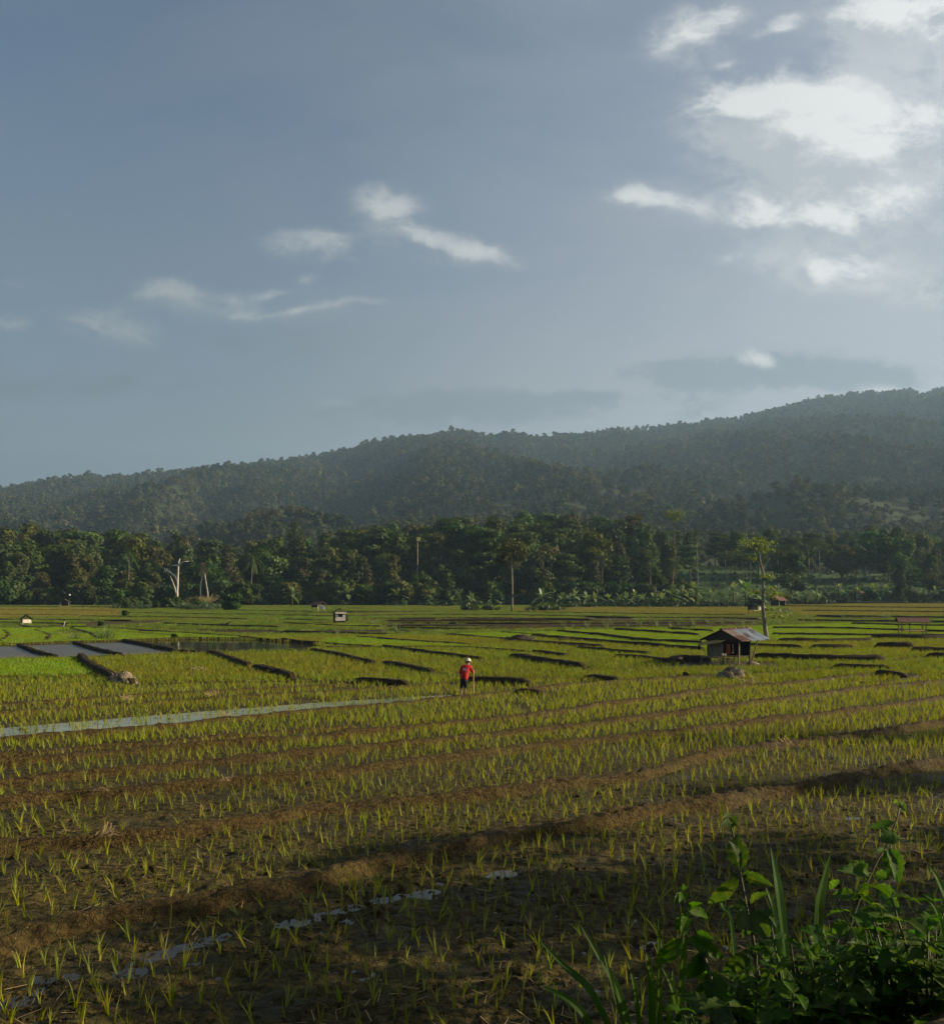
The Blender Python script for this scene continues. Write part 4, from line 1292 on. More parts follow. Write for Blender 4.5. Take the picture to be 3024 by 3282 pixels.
        mb = MB(); px_tube(mb, [(x_ + r_.uniform(-1, 1), y0 + 4), (x_, (y0 * 2 + y1) / 3), (x_ - 1, (y0 + 2 * y1) / 3), (x_ - 1.5, y1)], D, [.19, .16, .15, .11])
        cs = [(at(x_ + r_.uniform(-22, 22), y1 - r_.uniform(-10, 26), D + r_.uniform(-2, 2)), 1.0) for k in range(9)]
        traced_thing('tree', 'slender pale-trunked tree on the green slope, ' + lab, 'tree', g, [('trunk', mb, M['bark_pale'], True), ('crown', leaf_mb(r_, cs, 42, .42, .95), M['leaf_green' if i % 2 else 'leaf_dark'], False)])
    # dark round tree, yellow crowns on the skyline
    g = gh(2520, 1915, 150)
    place_tree(TREES[('round', 'leaf_green')][0], (2535 - CX) / F * 268, 268, .88, 1, 'dense round dark green tree behind the far sheds right of the crooked tree', None, z=1.0, sxy=.95)
    for x_, y_, nm, lf in ((2160, 1645, 'small bright yellow-green tree top on the wooded hump', 'leaf_yellow'), (2030, 1652, 'orange-brown tree crown on the wooded hump skyline', 'leaf_brown'), (1790, 1720, 'pale olive tree top hanging with creepers in the wooded hump', 'leaf_olive')):
        D = 318; z0 = float(height((x_ - CX) / F * D, D)); base = ((x_ - CX) / F * D, D, z0)
        cs = [(at(x_ + r_.uniform(-20, 20), y_ + r_.uniform(-2, 24), D + r_.uniform(-2, 2)), 1.0) for k in range(8)]
        mb = MB().tube([base, at(x_, y_ + 30, D)], [.3, .15], 6)
        traced_thing('tree', nm, 'tree', base, [('trunk', mb, M['bark'], True), ('crown', leaf_mb(r_, cs, 40, .5, 1.0), M[lf], False)])
    # araucaria-like dark tops left of the middle
    for x_, y_, nm in ((945, 1672, 'dark ragged tree with level branches rising above the woods behind the pond'), (565, 1708, 'small dark pointed tree top rising above the woods by the white dead tree')):
        D = 330; base = ((x_ - CX) / F * D, D, float(height((x_ - CX) / F * D, D)))
        mb = MB().tube([base, at(x_, y_ + 2, D)], [.35, .06], 6)
        cs = []
        for k in range(7):
            for q in range(4):
                cs.append((at(x_ + r_.uniform(-1, 1) * (5 + 4.0 * k), y_ + 5 + 8 * k, D + r_.uniform(-1.5, 1.5)), .6))
        traced_thing('tree', nm, 'tree', base, [('trunk', mb, M['bark_dark'], True), ('crown', leaf_mb(r_, cs, 16, .5, .7), M['leaf_dark'], False)])


def palm_kind(seed, h, fl, lean):
    r_ = np.random.RandomState(seed)
    mb = MB().tube([(0, 0, -.3), (lean * .2, 0, h * .4), (lean * .6, 0, h * .75), (lean, 0, h)], [.2, .15, .13, .12], 7)
    fr = MB()
    for i in range(17):
        a = i * 2.4 + r_.uniform(-.2, .2); e = r_.uniform(-.35, 1.15)
        d_ = Vector((math.cos(a), math.sin(a), 0)); P = []
        for k in range(8):
            t = k / 7
            P.append(Vector((lean, 0, h)) + d_ * fl * t * math.cos(e * (1 - t * .3)) + Vector((0, 0, fl * (t * math.sin(e) - .55 * t * t))))
        side = Vector((-d_.y, d_.x, 0))
        for k in range(7):
            for s in (-1, 1):
                w = .62 * math.sin(math.pi * (.12 + .8 * k / 7)) + .1
                for q in (0.0, .5):
                    p0 = P[k].lerp(P[k + 1], q); p1 = P[k].lerp(P[k + 1], q + .36)
                    tip = (p0 + p1) / 2 + side * s * w + (P[k + 1] - P[k]) * .5 + Vector((0, 0, -.28 * w))
                    fr.add([p0, p1, tip], [(0, 1, 2)])
    return mb.mesh('trunk', M['bark_grey'], True), fr.mesh('fronds', M['leaf_green'])


def banana_kind(seed, h):
    r_ = np.random.RandomState(seed)
    mb = MB().tube([(0, 0, -.2), (.05, 0, h * .3), (.08, .03, h * .5)], [.17, .14, .09], 7)
    lv = MB()
    n = 9
    for i in range(n):
        a = i * 2.39 + r_.uniform(-.3, .3); e = r_.uniform(.5, 1.45) if i < 6 else r_.uniform(-.2, .5)
        ln = h * r_.uniform(.48, .66); d_ = Vector((math.cos(a), math.sin(a), 0)); side = Vector((-d_.y, d_.x, 0))
        P = []
        for k in range(8):
            t = k / 7
            P.append(Vector((.08, .03, h * .48)) + d_ * ln * t * math.cos(e) * (1 + .25 * t) + Vector((0, 0, ln * (t * math.sin(e) - .38 * t * t * math.cos(e) - .12 * t ** 3))))
        W = [.03, .10, .30, .40, .42, .38, .26, .03]
        for k in range(7):
            for s in (-1, 1):
                u0 = Vector((0, 0, .10 * W[k])); u1 = Vector((0, 0, .10 * W[k + 1]))
                q0, q1 = P[k] + side * s * W[k] + u0, P[k + 1] + side * s * W[k + 1] + u1
                if r_.rand() < .25: q1 = q1 - Vector((0, 0, .15))
                lv.quad(P[k], q0, q1, P[k + 1])
    return mb.mesh('stem', M['leaf_olive'], True), lv.mesh('leaves', M['banana'])


def grass_kind(seed, n, h, spread, w, mat):
    me = clump(seed, n, spread, h, w, .7, 4, mat)
    me.name = 'grass_tuft'
    return me


def plants():
    PK = [palm_kind(400 + i, h, fl, l) for i, (h, fl, l) in enumerate(((9, 3.4, .8), (7, 3.2, -.5), (13, 3.2, .6)))]
    for x_, yb, yt, k, lab in ((2236, 1795, 1698, 2, 'tall coconut palm rising over the woods left of the green slope'), (2152, 1880, 1790, 0, 'coconut palm among shrubs left of the green slope'), (2085, 1860, 1770, 1, 'shaggy palm at the right end of the wooded hump'),
                             (412, 1830, 1752, 0, 'coconut palm with drooping fronds among the left woods'), (1930, 1850, 1770, 1, 'palm half hidden in the wooded hump'), (1255, 1895, 1862, 1, 'small palm at the foot of woods beyond the pond'), (803, 1840, 1775, 0, 'pale feathery palm in the woods above the pond')):
        d = 274 if yb > 1850 else 286
        x = (x_ - CX) / F * d; z = float(height(x, d)); kd = PK[k]
        top = H - (yt - HZ) / F * d
        hgt = (9, 7, 13)[k]
        t = thing('palm_tree', lab, 'palm', (x, d, z), random.Random(x_).uniform(0, 6), None)
        t.scale = (1, 1, max(.4, (top - z) / (hgt + 1.0)))
        obj('fronds', kd[1], t); obj('trunk', kd[0], t)
    BK = [banana_kind(420 + i, 4.6) for i in range(5)]
    r_ = random.Random(8)
    groups = {'a': ('banana plant with pale ragged leaves in the grove left of the crooked tree', 'bananas left of the crooked tree'), 'b': ('banana plant in the grove on the bank around the brown-roofed house', 'bananas around the brown-roofed house'),
              'c': ('banana plant at the foot of the wooded hump', 'bananas at the foot of the wooded hump'), 'd': ('banana plant in the clump right of the dark round tree', 'bananas right of the dark round tree')}
    L = [('a', x_, 246 + r_.uniform(-6, 8), s) for x_, s in ((2034, 1.0), (2060, .9), (2096, 1.0), (2122, .8), (2150, 1.0), (2185, 1.15), (2205, .9), (2228, 1.2), (2250, 1.0), (2284, 1.1), (2310, .8), (2366, .9), (2388, 1.2), (2405, 1.0), (2130, .7), (2338, .8), (2350, 1.1))]
    L = [(a, b_, c_, d_ * 1.2) for a, b_, c_, d_ in L]
    L += [('d', x_, 262 + r_.uniform(-5, 6), s) for x_, s in ((2560, 1.0), (2580, 1.25), (2596, 1.2), (2614, 1.1), (2628, .9))]
    L += [('b', x_, 283 + r_.uniform(-6, 8), s) for x_, s in ((2672, 1.1), (2692, 1.2), (2708, 1.1), (2730, 1.3), (2752, 1.5), (2780, 1.0), (2798, 1.4), (2822, 1.2), (2840, 1.3), (2862, 1.1), (2886, 1.4), (2905, 1.1), (2930, 1.0), (2955, 1.45), (2975, 1.3), (2998, 1.0), (3030, 1.2))]
    L += [('c', x_, d, s) for x_, d, s in ((1115, 268, 1.55), (1092, 270, 1.1), (1273, 266, 1.2), (1384, 266, .9), (1392, 268, 1.1), (1450, 268, .9), (1508, 266, 1.1), (1575, 268, .9), (1738, 238, 1.1), (1800, 236, 1.2), (1826, 240, .8), (1880, 240, 1.1), (1840, 262, 1.0), (1905, 250, 1.0), (1950, 246, .9), (1985, 250, 1.1), (2005, 246, .8), (1512, 204, .75), (1570, 205, .6), (1730, 200, .55), (1750, 203, .6))]
    for g, x_, d, s in L:
        x = (x_ - CX) / F * d
        kd = BK[r_.randrange(5)]
        UGX.append((x, d))
        s *= r_.uniform(.62, 1.12)
        t = thing('banana_plant', groups[g][0], 'banana plant', (x, d, float(height(x, d))), r_.uniform(0, 6.28), groups[g][1])
        t.scale = (s * 1.15, s * 1.15, s * 1.12)
        obj('leaves', kd[1], t); obj('stem', kd[0], t)
    g = gh(936, 1944, 150)
    t = thing('banana_plant', 'lone thin banana plant with a bare stem before the woods beyond the pond', 'banana plant', g, 1.0)
    t.scale = (1.1, 1.1, 1.35); obj('leaves', BK[1][1], t); obj('stem', BK[1][0], t)
    # small leafy tree at the right end of the dark hedge
    g = gh(742, 1957, 150); place_tree(BUSH[0], g[0], g[1], 1.05, 2, 'small feathery green tree at the right end of the hedge', None, 'tree', 'tree')
    # grass tufts on the bunds
    GK = [grass_kind(430 + i, 30, .95, .16, .03, 'grass') for i in range(4)]
    GD = [grass_kind(440 + i, 60, 1.0, .5, .06, 'grass_dark') for i in range(3)]
    mid = [(1805, 2016, 1), (1880, 2018, 1), (1942, 2016, 1.15), (1960, 2004, 1.3), (2012, 2016, .9), (2048, 2013, 1.5), (2085, 2004, 1.6), (2106, 2014, 1.1), (2176, 2008, 1.1), (2224, 2010, 1.2), (2270, 2008, 1.0), (2320, 2008, .9), (2150, 2015, .8), (1840, 2019, .7),
           (1273, 2031, 1.3), (1230, 2033, 1.1), (1170, 2033, .9), (1140, 2036, .8), (1082, 2038, .9), (1340, 2026, .7)]
    right = [(2590, 1994, 1.2), (2604, 1996, 1.0), (2575, 1998, .8), (2700, 1985, 1.3), (2835, 1988, 1.2), (2848, 1988, 1.0), (2470, 2005, .9), (2500, 2008, .8), (2380, 2008, 1.0), (2420, 2012, .9), (2444, 2010, .9)]
    left = [(318, 2052, 1.0), (330, 2053, 1.3), (344, 2053, 1.3), (358, 2052, 1.0), (236, 2054, .9), (222, 2056, .8), (250, 2054, .8), (640, 2010, .8)]
    for lst, lab, grp in ((mid, 'tuft of tall green grass on the bund below the wet brown mud', 'grass tufts below the wet mud'), (right, 'tuft of green grass beside the crooked tree and open red-roofed shelter', 'grass tufts on the right bunds'), (left, 'tuft of bright grass on the bund above the grey flooded plots', 'grass tufts above the flooded plots')):
        for x_, y_, s in lst:
            p = gp(x_, y_)
            o = obj('grass_tuft', GK[r_.randrange(4)], None, (p[0], p[1], float(height(p[0], p[1])) + .1), r_.uniform(0, 6))
            o.scale = (s * 1.1, s * 1.1, s * 1.1)
            tag(o, lab, 'grass tuft', grp)
    for i in range(46):
        x_ = r_.uniform(305, 720); d = r_.uniform(216, 246)
        o = obj('grass_tuft', GD[r_.randrange(3)], None, ((x_ - CX) / F * d, d, 0), r_.uniform(0, 6)); s = r_.uniform(1.0, 1.9); o.scale = (s * 1.6, s * 1.6, s)
        tag(o, 'clump of tall dark grass in the strip before the white dead tree', 'grass tuft', 'dark grass before the white dead tree')
    dk = grass_kind(450, 60, 1.2, .7, .07, 'grass_dry')
    for i in range(12):
        x_ = r_.uniform(585, 690); d = r_.uniform(248, 256)
        o = obj('grass_tuft', dk, None, ((x_ - CX) / F * d, d, .3), r_.uniform(0, 6)); s = r_.uniform(1.5, 2.4); o.scale = (s, s, s)
        tag(o, 'clump of dry yellowish grass under the leaning palm trunks', 'grass tuft', 'dry grass under the leaning palms')
    # small dark shrubs on bunds
    for x_, y_, s, lab in ((557, 2049, .55, 'single dark round shrub on the far bank of the pond'), (323, 2010, .8, 'dark little shrub on the bund right of the white stake'), (400, 1976, 1.1, 'dark small shrub on the bund below the dark hedge'), (2196, 2171, .3, 'tiny dark shrub on the bund left of the grey straw heap'),
                           (1100, 1998, 1.3, 'dark leafy shrub against the right side of the white-fronted hut')):
        p = gp(x_, y_)
        place_tree(SCRUB, p[0], p[1], s, x_, lab, None, 'shrub', 'shrub')


special_trees()
plants()

r_ = np.random.RandomState(19)
n = 9000
x = r_.uniform(-215, 215, n); y = r_.uniform(270, 410, n)
px = CX + F * x / y
k = (px < 2150) & (y > 276) & (r_.rand(n) < .75) | (px >= 2150) & (y > 262) & (r_.rand(n) < .55)
x, y = x[k], y[k]; n = len(x)
s = r_.uniform(.6, 1.5, n) * np.where(px[k] < 2150, 1.5, .6)
ex = np.array(UGX); r2 = np.random.RandomState(3)
ex = np.repeat(ex, 9, 0); exx = ex[:, 0] + r2.normal(size=len(ex)) * 1.7; exy = ex[:, 1] + r2.normal(size=len(ex)) * 1.0 - .8
x = np.concatenate([x, exx]); y = np.concatenate([y, exy]); s = np.concatenate([s, r2.uniform(.5, 1.3, len(exx))]); n = len(x)
scatter('undergrowth', np.stack([x, y, height(x, y)], 1), np.stack([0 * x, 0 * x, r_.uniform(0, 6.28, n)], 1), np.stack([s, s, s * r_.uniform(.6, 1.3, n)], 1), r_.randint(0, 4, n), UG)



# ------------------------------------------------------------------ huts and shelters
def sheet(mb, a, b, c, d, thick=.03, waves=0, amp=.02, nu=2):
    """a sloping roof sheet a-b (ridge) to d-c (eave), corrugated along a-b"""
    a, b, c, d = map(Vector, (a, b, c, d))
    n = (b - a).cross(d - a).normalized()
    nu = max(nu, waves * 4) if waves else nu
    k = len(mb.v)
    for i in range(nu + 1):
        t = i / nu; o = n * (amp * math.sin(2 * math.pi * waves * t)) if waves else Vector()
        p, q = a.lerp(b, t) + o, d.lerp(c, t) + o
        mb.v += [tuple(p), tuple(q), tuple(p - n * thick), tuple(q - n * thick)]
    for i in range(nu):
        s = k + 4 * i
        mb.f += [(s, s + 1, s + 5, s + 4), (s + 2, s + 6, s + 7, s + 3), (s, s + 4, s + 6, s + 2), (s + 1, s + 3, s + 7, s + 5)]
    mb.f += [(k, k + 2, k + 3, k + 1), (k + 4 * nu, k + 4 * nu + 1, k + 4 * nu + 3, k + 4 * nu + 2)]
    return mb


M['tin'] = solid('grey_corrugated_tin', (.42, .45, .47), (.29, .32, .34), 2.2, .38, .15, .55, c3=(.17, .10, .07))
M['rust'] = solid('rusty_tin', (.125, .060, .042), (.070, .036, .028), 3.5, .65, .25, .2, c3=(.20, .13, .10))
M['rust_pink'] = solid('faded_rusty_tin', (.23, .185, .165), (.15, .105, .09), 3.0, .6, .2, .25)
M['red_cloth'] = solid('red_cloth', (.35, .055, .025), (.26, .10, .03), 6, .9, .3)
M['stone'] = solid('pale_sack', (.42, .35, .25), (.25, .20, .14), 5, .9, .4)


def main_hut():
    t = thing('field_hut', 'small wooden hut on stilts under a rusty and grey tin roof', 'hut', (15.6, 56.6, 0), R(-45))
    tin, rust, pink, cap = MB(), MB(), MB(), MB()
    ap, le, re = 2.20, 1.50, 1.52
    def rs(y0, y1, f0, f1, mb, dz=0, w=6):
        X = lambda f: 1.45 * f; Z = lambda f: ap + (re - ap) * f + dz
        sheet(mb, (X(f0), y0, Z(f0)), (X(f0), y1, Z(f0)), (X(f1), y1, Z(f1)), (X(f1), y0, Z(f1)), .02, w, .014)
    rs(.95, 1.80, 0, 1.0, tin, 0); rs(1.76, 2.60, 0, 1.05, tin, .02); rs(2.56, 3.35, 0, 1.02, tin, .04)
    rs(-.18, .98, 0, .55, pink, .015); rs(-.18, .98, .5, 1.0, rust, 0)
    lf = MB(); sheet(lf, (0, 3.3, ap), (0, -.2, ap), (-1.55, -.2, le), (-1.55, 3.3, le), .025, 18, .014)
    lf.build('roof_slope', M['rust'], t)
    o_ = rust.build('roof_slope', M['rust'], t); o_['label'] = 'rusty brown roof sheet'
    o_ = pink.build('roof_slope', M['rust_pink'], t); o_['label'] = 'faded pinkish roof sheet'
    o_ = tin.build('roof_slope', M['tin'], t); o_['label'] = 'grey corrugated tin roof sheet'
    cap.box((0, 1.55, ap + .04), (.26, 3.6, .035))
    for i in range(13):
        cap.box((.02 + .04 * (i % 2), -.1 + .27 * i, ap + .085), (.20, .13, .06), Matrix.Rotation(.2 * (i % 3 - 1), 3, 'Z'))
    cap.build('ridge_cap', M['rust'], t)
    fr = MB()
    for x_, y_, z1 in ((-1.08, .12, 1.62), (1.04, 1.52, 1.65), (-1.08, 1.52, 1.62), (0, 1.52, 2.1), (-.02, .12, 2.1)):
        fr.bar((x_, y_, -.1), (x_, y_, z1), .075)
    for y_ in (-.12, 3.2): fr.bar((-1.5, y_, le - .02), (0, y_, ap - .05), .06); fr.bar((0, y_, ap - .05), (1.4, y_, re - .02), .06)
    fr.bar((-1.1, .1, 1.45), (1.1, .1, 1.5), .06); fr.bar((1.06, .1, 1.5), (1.06, 3.2, 1.5), .06); fr.bar((-1.2, .1, 1.5), (-1.2, 3.2, 1.5), .06); fr.bar((0, -.1, ap - .06), (0, 3.2, ap - .06), .07)
    fr.build('frame', M['wood_dark'], t)
    MB().bar((1.06, .12, -.1), (1.06, .12, 1.55), .075).build('corner_post', M['wood'], t)
    MB().tube([(1.18, 1.35, -.05), (1.40, 1.85, 1.55)], [.045, .04], 7).build('leaning_prop', M['wood'], t)
    fl = MB()
    for i in range(9): fl.box((-.02, .16 + .165 * i, .56), (2.2, .15, .04))
    fl.build('floor', M['wood_dark'], t)
    wl = MB(); r_ = random.Random(4)
    x_ = -1.10
    while x_ < -.02:
        w = r_.uniform(.09, .15); z0 = .50 + r_.uniform(-.04, .04); z1 = 1.38 + r_.uniform(-.03, .05)
        wl.box((x_ + w / 2, .06 + r_.uniform(-.008, .008), (z0 + z1) / 2), (w * .95, .03, z1 - z0)); x_ += w
    wl.build('front_wall', M['plank'], t)
    pt = MB().box((-.42, .025, 1.24), (.56, .02, .30), Matrix.Rotation(-.06, 3, 'Y')); pt.build('wall_patch', M['plank'], t)
    bw = MB().box((0, 1.58, 1.05), (2.1, .04, 1.0)); bw.box((.0, .9, 1.0), (.9, .04, .85)); bw.box((-1.12, .8, 1.05), (.04, 1.4, 1.0)); bw.build('back_wall', M['black'], t)  # black sheets carry the doorway's inner shade in their colour
    gb = MB().add([(-1.3, -.08, 1.56), (1.25, -.08, 1.56), (.02, -.08, 2.12), (-1.3, -.05, 1.56), (1.25, -.05, 1.56), (.02, -.05, 2.12)], [(0, 1, 2), (5, 4, 3), (0, 3, 4, 1), (1, 4, 5, 2), (2, 5, 3, 0)]); gb.build('gable_wall', M['wood_dark'], t)
    aw = MB()
    for i in range(6):
        aw.bar((-1.42 + .03 * i, -.52 + .10 * i, 1.16 + .05 * i), (.14 + .03 * i, -.36 + .10 * i, 1.46 + .035 * i), .10, .035)
    aw.build('awning', M['bamboo'], t)  # pale bamboo colour stands in for sunlight missing on these boards
    dr = MB().bar((-1.45, -.35, 1.16), (-1.36, -.38, 1.22), .12); dr.box((-1.44, -.35, 1.02), (.13, .12, .22)); dr.build('hanging_bag', M['black'], t)
    bn = MB()
    for x_ in (-1.25, -.62, .02, .55): bn.bar((x_, -.38, -.05), (x_, -.38, .50), .05)
    for z_ in (.14, .46): bn.bar((-1.35, -.40, z_), (.75, -.40, z_), .045)
    for k in range(4): bn.bar((-1.3, -.33 + .1 * k, .49), (.7, -.33 + .1 * k, .49), .05, .03)
    for z_ in (.12, .24, .36): bn.bar((.02, -.43, z_), (.95, -.25, z_ + .05), .05)
    bn.build('bench', M['wood'], t)
    st = MB().bar((.05, -.55, -.05), (.0, -.42, .55), .07); st.bar((.5, -.6, -.05), (.46, -.44, .5), .06); st.build('bench_leg', M['bamboo'], t)
    # things in and around the hut
    def part_world(name, mb, mat, lab, cat, grp=None):
        m_ = Matrix.Translation((15.6, 56.6, 0)) @ Matrix.Rotation(R(-45), 4, 'Z')
        c0 = m_ @ Vector(mb.v[0])
        mb.v = [tuple((m_ @ Vector(p)) - c0) for p in mb.v]
        tag(obj(name, mb.mesh(name, mat, False), None, c0), lab, cat, grp)
    def cloth(x0, x1, y_, z0, z1):
        mb = MB(); n = 9
        for i in range(n + 1):
            t_ = i / n; xx = x0 + (x1 - x0) * t_; yy = y_ + .03 * math.sin(t_ * 12)
            mb.v += [(xx, yy, z1 - .02 * math.sin(t_ * 3)), (xx * .96 + .02, yy + .02, z0 + .05 * math.sin(t_ * 9))]
            if i: mb.f.append((2 * i - 2, 2 * i - 1, 2 * i + 1, 2 * i))
        return mb
    part_world('cloth', cloth(.22, .52, .05, .72, 1.34), M['red_cloth'], 'faded red and orange cloth hanging in the hut doorway', 'cloth')
    part_world('cloth', cloth(.62, .72, .08, .8, 1.36), M['stone'], 'narrow pale cloth hanging beside the red cloth in the hut', 'cloth')
    for x_, lab in ((.02, 'left'), (.20, 'right')):
        part_world('cup', MB().tube([(x_, -.02, .60), (x_, -.02, .66), (x_, -.02, .74)], [.05, .06, .055], 9), M['white'], 'small white cup on the hut floor, %s' % ('the one nearer the plank wall' if lab == 'left' else 'the one nearer the red cloth'), 'cup')
    for i, (px_, py_, s) in enumerate(((2393, 2118, .2), (2402, 2122, .22), (2412, 2127, .26), (2418, 2129, .22), (2385, 2122, .15))):
        p = gp(px_, py_)
        mound('stone', (p[0], p[1], 0), s * 1.2, s, s * .75, M['stone'], 'pale rubble lump on the ground at the right foot of the hut', 'stone', 'pale lumps by the hut', 90 + i, 0)


def mound(name, loc, rx, ry, h, mat, label, cat, group=None, seed=1, straws=60, rz=0.0, straw_mat=None, ln=.5):
    r_ = np.random.RandomState(seed)
    nu, nv = 34, 12
    V, Fc = [], []
    for j in range(nv + 1):
        e = j / nv * math.pi / 2
        for i in range(nu):
            a = 2 * math.pi * i / nu
            x_, y_, z_ = math.cos(a) * math.cos(e), math.sin(a) * math.cos(e), math.sin(e)
            k = 1 + .42 * float(fbm(x_ * 1.9 + seed * 3.1, y_ * 1.9 + z_ * 1.5, 4)) + .22 * float(perlin(x_ * 6 + seed, y_ * 6 + z_ * 5))
            V.append((x_ * rx * k, y_ * ry * k, z_ * h * k - .06))
    for j in range(nv):
        for i in range(nu):
            i2 = (i + 1) % nu
            Fc.append((j * nu + i, j * nu + i2, (j + 1) * nu + i2, (j + 1) * nu + i))
    me = mesh_from(name, V, np.array(Fc), [mat], True)
    o = obj(name, me, None, loc, rz)
    tag(o, label, cat, group)
    if straws:
        mb = MB()
        for i in range(straws):
            p = Vector(V[r_.randint(len(V))]) * 1.02; a = r_.uniform(-.5, .5) + (math.pi if r_.rand() < .5 else 0) ; b = r_.uniform(-.75, .25)
            d_ = Vector((math.cos(a) * .55, math.sin(a) * .9, b)).normalized() * ln * r_.uniform(.5, 1.1)
            w = Vector((-d_.y, d_.x, 0)).normalized() * .016
            q = p + d_ * .5 + Vector((0, 0, .05)); e = p + d_
            mb.quad(p - w, p + w, q + w, q - w); mb.quad(q - w, q + w, e + w * .5, e - w * .5)
        mb.build('straw', straw_mat or M['straw_tan'], o)
    return o


def heaps():
    def P(px_, py_): p = gp(px_, py_); return (p[0], p[1], 0)
    o = mound('debris_heap', P(392, 2192), .80, .50, .60, M['straw'], 'ragged heap of dried straw and mud at the end of the curved bund', 'heap', None, 31, 150, -.3, M['straw'], .34)
    mound('straw_heap', P(628, 2150), .62, .35, .26, M['straw'], 'low small heap of pale straw right of the big ragged heap', 'heap', None, 32, 70, 0, M['straw'], .3)
    mound('straw_heap', P(2343, 2178), .76, .45, .62, M['straw'], 'rounded grey straw heap in the rice in front of the hut', 'heap', None, 33, 260, .1, M['straw'], .55)
    mound('straw_heap', P(1668, 2056), 1.5, .7, .62, M['thatch'], 'long dark straw heap on the bund between bright green plots', 'heap', None, 34, 120, .1, M['straw'], .4)
    mound('straw_heap', P(1828, 2054), 1.4, .6, .42, M['thatch'], 'lower dark straw heap right of the long one on the bund', 'heap', None, 35, 90, .1, M['straw'], .4)
    # driftwood stump
    b = P(722, 2008); mb = MB()
    for pts, r0 in (([(700, 2008), (712, 2002), (725, 2004), (745, 2010)], .22), ([(718, 2006), (726, 1999), (734, 1995), (742, 1991)], .12), ([(705, 2008), (707, 2001), (704, 1997)], .10), ([(725, 2005), (731, 2000), (730, 1996)], .08)):
        D = b[1]; px_tube(mb, pts, D, np.linspace(r0, r0 * .4, len(pts)), 6)
    traced_thing('stump', 'dark fallen stump with upturned branches on a far bund', 'stump', b, [('wood', mb, M['bark_dark'], True)])
    # wisps of dry straw and pale litter
    wk = []
    for i in range(3):
        r_ = np.random.RandomState(500 + i); mb = MB()
        for k in range(34):
            a = r_.uniform(0, 3.14); p = Vector((r_.normal() * .10, r_.normal() * .08, .02 + abs(r_.normal()) * .03)); d_ = Vector((math.cos(a), math.sin(a), r_.uniform(0, .6))) * r_.uniform(.1, .24); w = Vector((-d_.y, d_.x, 0)).normalized() * .007
            mb.quad(p - w, p + w, p + d_ + w, p + d_ - w)
        wk.append(mb.mesh('straw_wisp', M['straw_tan']))
    for i, (px_, py_, s, lab) in enumerate(((406, 2262, 1.7, 'tan straw wisp on the bund above the water strip, the left one of two'), (682, 2246, 1.7, 'tan straw wisp on the bund above the water strip, the right one of two'), (730, 2312, 1.3, 'tan straw wisp on the bund just below the water strip'),
                                       (216, 2708, 1.6, 'pale dry straw tuft on the second earth bund from the front'), (335, 2712, 1.2, 'dry straw wisp lying right of the pale tuft on the second bund'), (2402, 2203, 2.2, 'tan straw wisp on the bund below the grey straw heap'), (2521, 2408, 1.2, 'pale straw wisp on the bund right of the shaded strip'),
                                       (2690, 2366, 1.3, 'whitish straw wisp on the bund near the right edge'), (314, 2562, 1.2, 'whitish straw litter on the third earth bund'), (720, 2530, 1.0, 'small straw litter on the third bund, right of the whitish litter'))):
        p = gp(px_, py_); o = obj('straw_wisp', wk[i % 3], None, (p[0], p[1], .17), i * 1.3); o.scale = (s, s, s); tag(o, lab, 'straw')
    p = gp(2666, 2182); mound('litter', (p[0], p[1], .06), .10, .08, .10, M['white'], 'small bright white scrap lying in the rice right of the hut', 'litter', None, 61, 0)
    p = gp(173, 2496); mound('stone', (p[0], p[1], .10), .08, .07, .07, M['straw_tan'], 'small pale stone on the fourth bund near the left edge', 'stone', None, 62, 0)


